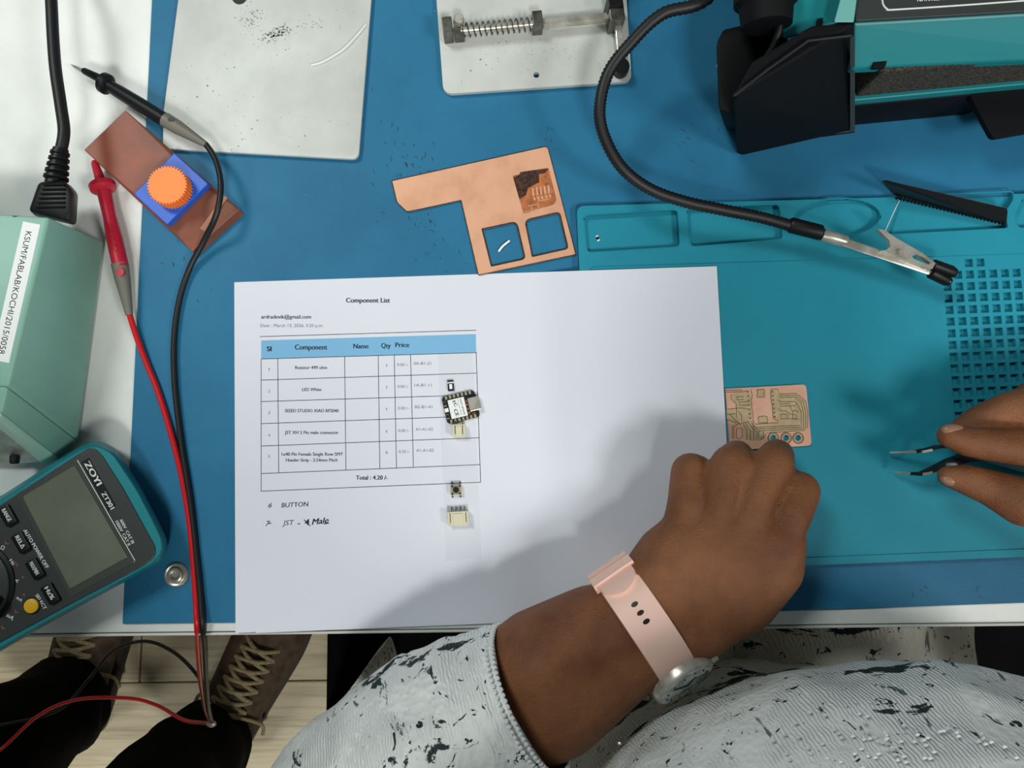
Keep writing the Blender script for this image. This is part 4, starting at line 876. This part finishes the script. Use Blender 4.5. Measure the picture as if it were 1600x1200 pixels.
# ---------------------------------------------------------------- seated person
TX0 = 180
pe = thing('person', (TX0, -250, -750), 'seated person in a white printed tunic, one hand on the board, the other holding tweezers', 'person')
bm = bmesh.new()
wr = [sph(993, 968, 37, 23), sph(1010, 996, 36, 23)]
blob(bm, [sph(1043, 872, 42, 18), sph(1066, 835, 43, 13), sph(1108, 828, 47, 13), sph(1158, 832, 48, 13), sph(1216, 848, 42, 15), sph(1206, 888, 38, 17), sph(1160, 935, 36, 19), sph(1095, 965, 38, 20), sph(1035, 935, 42, 18)])   # back of the hand
blob(bm, [sph(1043, 872, 42, 18), sph(1035, 930, 40, 20), sph(1095, 965, 37, 21)] + wr)
for f in ([sph(1068, 835, 41, 12.5), sph(1074, 785, 45, 10.8), sph(1079, 738, 38, 11), sph(1090, 735, 20, 9), sph(1098, 738, 12.5, 7.5)],
          [sph(1108, 830, 46, 12.5), sph(1124, 775, 50, 10.8), sph(1142, 727, 46, 11.3), sph(1151, 713, 26, 9.5), sph(1155, 712, 14.5, 8)],
          [sph(1156, 834, 47, 12.5), sph(1182, 775, 51, 11), sph(1207, 727, 46, 11.6), sph(1214, 712, 26, 9.8), sph(1215, 712, 14.8, 8.2)],
          [sph(1208, 856, 43, 13), sph(1236, 805, 46, 11), sph(1249, 768, 40, 11.4), sph(1240, 766, 22, 9.5), sph(1228, 770, 13.5, 8)],
          [sph(1160, 930, 34, 17), sph(1205, 885, 32, 15), sph(1205, 830, 20, 11), sph(1190, 790, 14.5, 9)]): chain(bm, f)
# forearm, elbow, upper arm, shoulder
fa = [wr, [sph(925, 990, 35, 26), sph(945, 1040, 34, 26)], [sph(845, 1040, 34, 31), sph(868, 1092, 32, 31)], [sph(752, 1108, 22, 30), sph(768, 1142, 20, 30)], [(-92, -235, 0, 38)]]
for i in range(len(fa) - 1): blob(bm, fa[i] + fa[i + 1])
chain(bm, [(-92, -235, 0, 38), (-62, -287, 90, 42), (10, -300, 205, 42), (60, -290, 225, 38)])
# other hand
chain(bm, [sph(1484, 681, 50, 6.8), sph(1512, 690, 50, 8.3), sph(1545, 694, 50, 9.3), sph(1610, 700, 52, 10.5), sph(1700, 700, 58, 13)])
chain(bm, [sph(1500, 672, 32, 6.2), sph(1530, 658, 36, 8.8), sph(1580, 640, 42, 10.5), sph(1650, 628, 52, 11.5), sph(1720, 670, 60, 14)])
chain(bm, [sph(1590, 650, 16, 7), sph(1610, 620, 26, 9), sph(1670, 600, 42, 10.5), sph(1740, 640, 56, 13)])
chain(bm, [sph(1640, 640, 12, 7), sph(1660, 610, 22, 8.5), sph(1720, 600, 36, 9.5), sph(1780, 650, 48, 13)])
chain(bm, [sph(1481, 744, 42, 5.8), sph(1512, 750, 43, 8.6), sph(1550, 763, 44, 10.2), sph(1600, 785, 47, 13.5), sph(1690, 790, 50, 17)])
R1 = [sph(1700, 695, 58, 14), sph(1730, 660, 56, 14), sph(1790, 660, 46, 15), sph(1700, 785, 50, 18), sph(1830, 790, 46, 22)]
blob(bm, R1); rw = [sph(1835, 760, 46, 23), sph(1845, 800, 46, 23)]; blob(bm, [R1[0], R1[2], R1[3], R1[4]] + rw)
RE = (440, -235, 5, 38)
blob(bm, rw + [(412, -150, 20, 34)]); blob(bm, [(412, -150, 20, 34), RE]); chain(bm, [RE, (415, -287, 90, 42), (352, -300, 205, 42), (300, -290, 225, 38)])
# chest, neck and head
blob(bm, [(70, -288, 215, 40), (296, -288, 215, 40), (135, -265, 140, 60), (255, -265, 140, 60)])
blob(bm, [(135, -262, 140, 60), (255, -262, 140, 60), (130, -262, -40, 66), (270, -262, -40, 66)])
hc = Vector((186, -262, 405))
chain(bm, [(180, -285, 250, 55), (183, -275, 310, 50), (185, -265, 360, 50)])
ellipsoid(bm, hc, (74, 92, 105)); ellipsoid(bm, hc + Vector((0, 38, -60)), (48, 48, 48)); ellipsoid(bm, hc + Vector((0, 62, -66)), (24, 22, 20))
chain(bm, [(186, -262 + 88, 412, 8), (186, -262 + 106, 385, 11)])
for s in (-1, 1): ellipsoid(bm, hc + Vector((s * 76, -4, -8)), (8, 18, 30)); ellipsoid(bm, hc + Vector((s * 28, 80, -20)), (22, 14, 14))
ellipsoid(bm, hc + Vector((0, 88, -48)), (24, 10, 6)); ellipsoid(bm, hc + Vector((0, 86, -58)), (20, 10, 7))
body = link('body', remesh(bm, 1.7, 4, .5), M_skin, pe, smooth=2)
for s in (-1, 1):
    link('eye', bm_mesh(ellipsoid(None, hc + Vector((s * 28, 82, 8)), (12, 10, 7))), M_label, pe, smooth=True)
    link('iris', bm_mesh(ellipsoid(None, hc + Vector((s * 28, 90, 6)), (5, 4, 5))), M_hair, pe, smooth=True)
bm = bmesh.new(); ellipsoid(bm, hc + Vector((0, -14, 16)), (84, 92, 104)); ellipsoid(bm, hc + Vector((0, -104, -10)), (44, 40, 42)); ellipsoid(bm, hc + Vector((0, -60, -50)), (60, 45, 60))
link('hair', remesh(bm, 5, 6), M_hair, pe, smooth=2)
# fingernails
def nail(px, py, z, rad, rz, ry=0, rx=0):
    R_ = Matrix.Rotation(rz, 3, 'Z') @ Matrix.Rotation(ry, 3, 'Y') @ Matrix.Rotation(rx, 3, 'X')
    link('fingernail', bm_mesh(ellipsoid(None, P(px, py, z), rad, R_)), M_nail, pe, smooth=True)
nail(1490, 673, 52.5, (7.4, 3.8, 3.4), -.12, .1, .45); nail(1489, 750, 44, (7.6, 3.8, 3.6), -.1, .1, -.5)
# tunic torso
def loft(rings, n=96, nz=0, amp=0):
    b = bmesh.new(); rows = []
    import itertools
    fine = []
    for i in range(len(rings) - 1):
        for j in range(8):
            t = j / 8; fine.append([rings[i][k] * (1 - t) + rings[i + 1][k] * t for k in range(5)])
    fine.append(rings[-1])
    for z, cx, cy, rx, ry in fine:
        row = []
        for k in range(n):
            a_ = 2 * PI * k / n; ca, sa = math.cos(a_), math.sin(a_); e_ = 1.0
            v = Vector((cx + rx * ca, cy + ry * sa, z)); d = amp * (noise.noise(v * .018) + .5 * noise.noise(v * .045) + .8 * abs(noise.noise(Vector((v.x * .03, v.z * .012, 3)))) - .3)
            row.append(b.verts.new(v + Vector((ca, sa, 0)) * d))
        rows.append(row)
    for i in range(len(rows) - 1):
        for k in range(n): b.faces.new((rows[i][k], rows[i][(k + 1) % n], rows[i + 1][(k + 1) % n], rows[i + 1][k]))
    b.faces.new(rows[0][::-1]); b.faces.new(rows[-1]); return b
tun = loft([(-290, 190, -300, 180, 110), (-200, 190, -295, 180, 120), (-120, 192, -284, 180, 126), (-50, 200, -262, 174, 118), (0, 204, -242, 168, 112), (45, 206, -222, 165, 108), (80, 206, -213, 164, 106), (115, 204, -214, 165, 104), (150, 198, -224, 170, 98), (185, 184, -245, 180, 92), (225, 180, -265, 180, 82), (265, 180, -280, 150, 72), (290, 182, -284, 90, 62)], 120, 0, 4)
torso = link('tunic', bm_mesh(tun), M_tunic, pe, smooth=2)
# sleeves
def sleeve(pts, rad, name, seed, parent, amp=.10, flare=1.0):
    sp_ = smooth_path([(*p, r) for p, r in zip(pts, rad)], 12)
    def fn(i, k, ph):
        p = sp_[i][0]; d = Vector((math.cos(ph), math.sin(ph), 0)) * 30
        return 1 + amp * (noise.noise(Vector((p.x * .02 + seed, p.y * .02, ph * 1.2 if ph < PI else (2 * PI - ph) * 1.2))) + .8 * abs(noise.noise(Vector((i * .25 + seed, math.cos(ph) * 1.5, math.sin(ph) * 1.5)))))
    outer = tube_bm(sp_, 72, None, None, caps=False, fn=fn)
    inn = [(p, r - 1.6) for p, r in sp_]
    tube_bm(inn, 72, None, outer, caps=False, fn=fn)
    me = bpy.data.meshes.new('s'); outer.to_mesh(me); outer.free()
    return link(name, me, M_tunic, parent, smooth=2)
sl1 = sleeve([tuple(P(830, 1088, 36)), tuple(P(785, 1110, 32)), tuple(P(706, 1156, 26)), tuple(P(612, 1218, 16)), (-96, -236, 2), (-88, -262, 50), (-50, -292, 120), (10, -302, 200), (70, -296, 232)], [38, 43, 50, 53, 54, 54, 56, 60, 58], 'sleeve', 1.3, pe, .13)
sl2 = sleeve([(398, -118, 26), (412, -150, 20), (436, -215, 8), (438, -250, 40), (410, -292, 120), (350, -302, 200), (290, -296, 232)], [40, 44, 50, 54, 56, 60, 58], 'sleeve', 7.1, pe)
# beads on the cuff edge and sequins on the tunic
random.seed(3); bm = bmesh.new(); A0 = P(830, 1088, 36); ax = (P(785, 1110, 32) - A0).normalized(); u_ = ax.cross(Vector((0, 0, 1))).normalized(); v_ = ax.cross(u_)
for ring_i, off in enumerate((0, 3.2)):
    for k in range(90):
        a_ = 2 * PI * k / 90; rr = 38 + 1.8 + off * .25 + noise.noise(Vector((k * .2, 1, 1))) * .8
        d_ = (u_ * math.cos(a_) + v_ * math.sin(a_)); r_ = ellipsoid(bm, A0 + ax * off + d_ * (rr + 1.3), (1.35, 1.35, 1.35), None, 1)
tag(link('bead_trim', bm_mesh(bm), M_bead, sl1, smooth=True), kind='stuff')
bm = bmesh.new(); cnt = 0
for _ in range(80):
    x, y = random.gauss(1400, 120), random.gauss(1170, 22)
    best = None
    for z in range(150, 40, -2):
        v = P(x, y, z); cy = -213 - max(0, (z - 115)) * .28; ry = 106 - max(0, z - 115) * .2
        if ((v.x - 206) / 164) ** 2 + ((v.y - cy) / ry) ** 2 <= 1.0: best = v; break
    if best: ellipsoid(bm, best + Vector((0, 2.6, 2.2)), (1.15, 1.15, .6), Matrix.Rotation(.7, 3, 'X'), 1); cnt += 1
tag(link('sequins', bm_mesh(bm), M_bead, torso, smooth=True), kind='stuff')
# skirt over the thighs
def drape(name, prof, m):
    return None
bm = bmesh.new(); nx, ny = 90, 30; G = []
for i in range(nx + 1):
    row = []
    for j in range(ny + 1):
        u, v = i / nx, j / ny; x = -5 + 385 * u; y = -300 + 330 * v
        th = max(0, 1 - ((u - .25) / .27) ** 2) ** .5 if abs(u - .25) < .27 else 0; th2 = max(0, 1 - ((u - .75) / .27) ** 2) ** .5 if abs(u - .75) < .27 else 0
        z = -190 + 110 * max(th, th2) - 8 * v + 5 * noise.noise(Vector((x * .05, y * .012, 0))) + 6 * abs(noise.noise(Vector((x * .03, y * .02, 5))))
        row.append(bm.verts.new((x, y, z)))
    G.append(row)
for i in range(nx):
    for j in range(ny): bm.faces.new((G[i][j], G[i + 1][j], G[i + 1][j + 1], G[i][j + 1]))
edge = [G[0][j] for j in range(ny + 1)] + [G[i][ny] for i in range(1, nx + 1)] + [G[nx][j] for j in range(ny - 1, -1, -1)]
prev = edge
for lv in range(1, 9):
    cur = []
    for k, v in enumerate(edge):
        f = 1 + .03 * lv; n_ = noise.noise(Vector((k * .12, lv * .3, 2)))
        cx, cy = 188, -160
        cur.append(bm.verts.new((cx + (v.co.x - cx) * (1 + .012 * lv) + 4 * n_, cy + (v.co.y - cy) * (1 + .004 * lv) + 4 * n_, max(v.co.z - 45 * lv, -288 - lv * .2))))
    for k in range(len(edge) - 1): bm.faces.new((prev[k], prev[k + 1], cur[k + 1], cur[k]))
    prev = cur
link('skirt', bm_mesh(bm), M_skirt, pe, smooth=2)
# hanging side panel of the tunic, in the shade under the sleeve
bm = bmesh.new(); nx, ny = 40, 30; G = []
for i in range(nx + 1):
    row = []
    for j in range(ny + 1):
        u, v = i / nx, j / ny; z = -90 - 194 * v
        A = P(700 - 110 * v, 1070 + 30 * v, z); B = P(600 - 90 * v, 1010 + 120 * v, z)
        q = B.lerp(A, u); q += Vector((0, 1, 0)) * (10 * noise.noise(Vector((u * 5, v * 1.2, 0))) + 4 * math.sin(u * 16 + v * 2)); row.append(bm.verts.new(q))
    G.append(row)
for i in range(nx):
    for j in range(ny): bm.faces.new((G[i][j], G[i + 1][j], G[i + 1][j + 1], G[i][j + 1]))
me = bm_mesh(bm); link('tunic_side_panel', me, M_skirt, pe, smooth=2)
# office chair
ch = thing('office_chair', (185, -330, -750), 'wide black padded chair seat beneath the seated person', 'chair')
link('seat', bm_mesh(prism_bm(roundpoly([(-163, -560), (570, -560), (570, -125), (-163, -125)], 50, 6), -330, -290, 14, seg=4)), M_trou, ch, smooth=True)
link('gas_column', bm_mesh(lathe_bm((185, -350, -690), (185, -350, -325), [(0, 25), (.5, 25), (.52, 16), (1, 16)], 20)), M_black, ch, smooth=True)
for k in range(5):
    a_ = .3 + 2 * PI * k / 5; e_ = (185 + 250 * math.cos(a_), -350 + 250 * math.sin(a_)); link('base_arm', bm_mesh(tube_bm([(Vector((185, -350, -680)), 22), (Vector((*e_, -700)), 13)], 10)), M_black, ch, smooth=True)
    link('castor', bm_mesh(lathe_bm((e_[0] - 14, e_[1], -724), (e_[0] + 14, e_[1], -724), [(0, 22), (.1, 26), (.9, 26), (1, 22)], 18)), M_black, ch, smooth=True)
# ---------------------------------------------------------------- wrist watch
W_ = P(1004, 968, 36); sdir = Vector((.55, -.835, 0)).normalized(); adir = Vector((.835, .55, 0)).normalized(); zup = Vector((0, 0, 1))
wt = thing('wrist_watch', W_ - Vector((0, 0, 30)), 'wrist watch with pale pink strap worn above the hand', 'watch')
RA, RB = 30.5, 26.5
def wp(deg, a_=0, off=0):
    t = math.radians(deg); n_ = (sdir * math.cos(t) / RA + zup * math.sin(t) / RB).normalized()
    return W_ + sdir * RA * math.cos(t) + zup * RB * math.sin(t) + adir * a_ + n_ * off
def band(d0, d1, hw, o0, o1, holes=None, steps=40, taper=None, m=None):
    b = bmesh.new(); rows = []
    for i in range(steps + 1):
        d = d0 + (d1 - d0) * i / steps; h = taper(i / steps) if taper else hw
        rows.append([b.verts.new(wp(d, -h, o0)), b.verts.new(wp(d, h, o0)), b.verts.new(wp(d, h * .97, o1)), b.verts.new(wp(d, -h * .97, o1))])
    for i in range(steps):
        for k in range(4): b.faces.new((rows[i][k], rows[i][(k + 1) % 4], rows[i + 1][(k + 1) % 4], rows[i + 1][k]))
    b.faces.new(rows[0][::-1]); b.faces.new(rows[-1]); return b
link('strap', bm_mesh(band(28, 335, 11, .6, 2.6, steps=110)), M_strap, wt, smooth=True)
link('strap_end', bm_mesh(band(133, 190, 10.8, 2.6, 4.6, steps=36, taper=lambda t: 10.8 * min(1, math.sqrt(max(.02, 1 - max(0, 1 - t * 3.4) ** 2))))), M_strap, wt, smooth=True)
link('keeper_loop', bm_mesh(band(154, 166, 13, .4, 6.2, steps=10)), M_strap, wt, smooth=True); link('keeper_loop', bm_mesh(band(170, 180, 12.6, .4, 6.0, steps=10)), M_strap, wt, smooth=True)
for d in (119, 110, 101):
    bm = bmesh.new(); c_ = wp(d, 0, 2.4); n_ = (wp(d, 0, 5) - c_).normalized(); t_ = (wp(d - 1, 0, 2.4) - c_).normalized()
    f0_ = [bm.verts.new(c_ + n_ * .35 + t_ * 1.2 * math.cos(2 * PI * k / 16) + adir * 2.0 * math.sin(2 * PI * k / 16)) for k in range(16)]; f1_ = [bm.verts.new(v.co - n_ * 1) for v in f0_]
    bm.faces.new(f0_)
    for k in range(16): bm.faces.new((f0_[k], f0_[(k + 1) % 16], f1_[(k + 1) % 16], f1_[k]))
    link('strap_hole', bm_mesh(bm), M_black, wt)
cn = (sdir * math.cos(math.radians(34)) + zup * math.sin(math.radians(34))).normalized()
cb_ = wp(6, 0, 1.5) ; 
link('case', bm_mesh(lathe_bm(cb_, cb_ + cn * 9, [(0, 15.5), (.12, 18), (.7, 18.8), (.9, 18.2), (1, 16.8)], 48)), M_steelb, wt, smooth=True)
link('dial', bm_mesh(lathe_bm(cb_ + cn * 8.6, cb_ + cn * 9.4, [(0, 16.6), (.8, 16.5), (1, 15.8)], 48)), M_dial, wt, smooth=True)
cup = cn.cross(adir).normalized()
for k in range(12):
    a_ = 2 * PI * k / 12; c_ = cb_ + cn * 9.45 + (adir * math.cos(a_) + cup * math.sin(a_)) * 13.2; link('hour_mark', bm_mesh(ellipsoid(None, c_, (.7, .7, .7), None, 1)), M_steeld, wt)
for L__, a_ in ((8, .6), (11.5, 2.3)):
    d_ = adir * math.cos(a_) + cup * math.sin(a_); link('hand', bm_mesh(tube_bm([(cb_ + cn * 9.7, .5), (cb_ + cn * 9.7 + d_ * L__, .25)], 6)), M_steeld, wt)
link('crown', bm_mesh(lathe_bm(cb_ + cn * 5 + adir * 18, cb_ + cn * 5 + adir * 22.5, [(0, 2.4), (.2, 2.9), (.9, 2.9), (1, 2.2)], 14)), M_steelb, wt, smooth=True)
for s in (-1, 1):
    link('lug', bm_mesh(tube_bm([(cb_ + cn * 4 + adir * s * 11.8 + cup * 12, 2.2), (wp(24, s * 11.9, 2.2), 1.7)], 10)), M_steelb, wt, smooth=True)
    link('lug', bm_mesh(tube_bm([(cb_ + cn * 4 + adir * s * 11.8 - cup * 12, 2.2), (wp(-30, s * 11.9, 2.2), 1.7)], 10)), M_steelb, wt, smooth=True)
# ---------------------------------------------------------------- standing person: shoes and trousers
ph = thing('person', (-440, -380, -750), 'standing person at the left in black trousers and brown laced shoes on the floor', 'person')
def shoe(ankle, ang, L=290):
    """ankle = centre of the leg opening, ang = direction of the toe"""
    ax_, ay_ = ankle; d = Vector((math.cos(ang), math.sin(ang), 0)); n = Vector((-d.y, d.x, 0))
    def Q(f, s, z): return Vector((ax_, ay_, -750)) + d * f + n * s + Vector((0, 0, z))
    secs = [(-75, 26, 20, 62), (-60, 36, 6, 92), (-30, 40, 4, 100), (10, 42, 4, 98), (50, 45, 4, 88), (90, 49, 4, 74), (130, 52, 4, 62), (165, 50, 5, 54), (195, 40, 6, 46), (212, 22, 10, 34)]
    b = bmesh.new(); rows = []
    fine = []
    for i in range(len(secs) - 1):
        for j in range(4):
            t = j / 4; fine.append([secs[i][k] * (1 - t) + secs[i + 1][k] * t for k in range(4)])
    fine.append(secs[-1])
    for f, hw, z0, z1 in fine:
        row = []
        for k in range(28):
            a_ = 2 * PI * k / 28; ca, sa = math.cos(a_), math.sin(a_); ca = abs(ca) ** .8 * (1 if ca >= 0 else -1); zz_ = (z0 + z1) / 2 + (z1 - z0) / 2 * sa
            row.append(b.verts.new(Q(f, hw * ca * (1 - .12 * max(sa, 0)), max(zz_, 22))))
        rows.append(row)
    for i in range(len(rows) - 1):
        for k in range(28): b.faces.new((rows[i][k], rows[i][(k + 1) % 28], rows[i + 1][(k + 1) % 28], rows[i + 1][k]))
    b.faces.new(rows[0][::-1]); b.faces.new(rows[-1])
    sh = link('shoe', bm_mesh(b), M_shoe, ph, smooth=2)
    outl = [(Q(f, hw * 1.06, 0).xy) for f, hw, _, _ in secs] + [(Q(f, -hw * 1.06, 0).xy) for f, hw, _, _ in secs[::-1]]
    link('sole', bm_mesh(prism_bm(roundpoly([tuple(p) for p in outl], 12, 3), -750, -724, 3)), M_sole, sh, smooth=True)
    def topz(f):
        for i in range(len(secs) - 1):
            if secs[i][0] <= f <= secs[i + 1][0]:
                t = (f - secs[i][0]) / (secs[i + 1][0] - secs[i][0]); return secs[i][3] * (1 - t) + secs[i + 1][3] * t
        return 60
    link('tongue', bm_mesh(hull_bm([tuple(Q(f, s, topz(f) - 6 + dz)) for f, s, dz in ((28, -20, 16), (28, 20, 16), (28, -18, 0), (28, 18, 0), (110, -14, 6), (110, 14, 6), (110, -12, -4), (110, 12, -4))], 3)), M_shoe, sh, smooth=True)
    for k in range(7):
        f = 34 + k * 14.5
        for s in (-1, 1):
            pts = [Q(f, s * 26, topz(f) - 6), Q(f + 4, s * 12, topz(f + 4) + 5), Q(f + 9, -s * 10, topz(f + 9) + 5 + (2.5 if s > 0 else 0)), Q(f + 14.5, -s * 26, topz(f + 14.5) - 6)]
            link('lace', bm_mesh(tube_bm(smooth_path([(*p, 3.1) for p in pts], 4), 8)), M_lace, sh, smooth=True)
    for s in (-1, 1):
        pts = [Q(36, 0, topz(36) + 8), Q(30, s * 22, topz(30) + 8), Q(6, s * 42, 78), Q(0, s * 30, 96), Q(24, s * 8, topz(24) + 12), Q(34, 0, topz(34) + 9)]
        link('lace', bm_mesh(tube_bm(smooth_path([(*p, 2.6) for p in pts], 6), 8)), M_lace, sh, smooth=True)
        pts = [Q(36, 0, topz(36) + 8), Q(44, s * 26, topz(44) + 3), Q(30, s * 50, 50), Q(10, s * 56, 30)]
        link('lace', bm_mesh(tube_bm(smooth_path([(*p, 2.6) for p in pts], 6), 8)), M_lace, sh, smooth=True)
    return sh
def trouser(pts, rad, seed):
    sp_ = smooth_path([(*p, r) for p, r in zip(pts, rad)], 8)
    fn = lambda i, k, ph_: 1 + .16 * noise.noise(Vector((i * .3 + seed, math.cos(ph_) * 1.3, math.sin(ph_) * 1.3)))
    link('trouser_leg', bm_mesh(tube_bm(sp_, 40, None, None, fn=fn)), M_trou, ph, smooth=2)
shR = P(330, 1155, -660); shoe((shR.x, shR.y), math.radians(64)); trouser([(shR.x - 8, shR.y - 8, -672), (shR.x - 14, shR.y - 14, -560), (shR.x - 8, shR.y - 20, -350), (shR.x + 10, shR.y - 30, -100), (shR.x + 15, shR.y - 40, 60)], [62, 66, 72, 84, 92], 1)
shL = P(90, 1095, -660); shoe((shL.x, shL.y), math.radians(80)); trouser([(shL.x, shL.y - 8, -675), (shL.x + 4, shL.y - 14, -560), (shL.x + 8, shL.y - 26, -350), (shL.x + 15, shL.y - 70, -100), (shL.x + 40, shL.y - 90, 60)], [66, 70, 74, 84, 92], 5)

link('jacket', bm_mesh(loft([(20, -480, -420, 160, 110), (120, -470, -415, 170, 115), (250, -455, -405, 165, 112), (400, -430, -385, 180, 115), (520, -405, -365, 195, 110), (600, -390, -350, 180, 90), (640, -380, -340, 100, 70), (655, -375, -335, 60, 60)], 90, 0, 6)), M_trou, ph, smooth=2)
for s_ in (-1, 1):
    sx = -395 + s_ * 190
    link('jacket_sleeve', bm_mesh(tube_bm(smooth_path([(sx, -355, 590, 60), (sx + s_ * 40, -390, 450, 54), (sx + s_ * 48, -430, 300, 48), (sx + s_ * 40, -450, 160, 42), (sx + s_ * 30, -440, 50, 36)], 8), 36)), M_trou, ph, smooth=2)
hb = bmesh.new(); h2_ = Vector((-320, -275, 790))
chain(hb, [(-390, -350, 560, 60), (-365, -325, 660, 52), (-335, -290, 730, 50)]); ellipsoid(hb, h2_, (76, 95, 112)); ellipsoid(hb, h2_ + Vector((25, 45, -60)), (48, 48, 46))
chain(hb, [tuple(h2_ + Vector((45, 80, 5))) + (9,), tuple(h2_ + Vector((55, 96, -22))) + (12,)])
for s_ in (-1, 1):
    sx = -395 + s_ * 220; blob(hb, [(sx, -355, 590, 40), (-390, -350, 580, 45)]); chain(hb, [(sx, -355, 590, 42), (sx + s_ * 18, -430, 300, 36), (sx, -440, 50, 27), (sx, -435, 20, 25)])
    blob(hb, [(sx, -435, 20, 24), (sx, -400, -35, 13), (sx, -455, -35, 13), (sx, -430, -45, 13)])
    for k in range(4): chain(hb, [(sx, -402 - k * 18, -38, 9.5), (sx - s_ * 4, -400 - k * 19, -75 + abs(k - 1.5) * 3, 8.5), (sx - s_ * 14, -400 - k * 19, -104 + abs(k - 1.5) * 5, 7)])
    chain(hb, [(sx, -405, 5, 13), (sx - s_ * 12, -382, -30, 11), (sx - s_ * 20, -376, -58, 8.5)])
link('body', remesh(hb, 4, 4), M_skin, ph, smooth=2)
hb = bmesh.new(); ellipsoid(hb, h2_ + Vector((-14, -18, 20)), (84, 96, 108)); link('hair', remesh(hb, 6, 4), M_hair, ph, smooth=2)
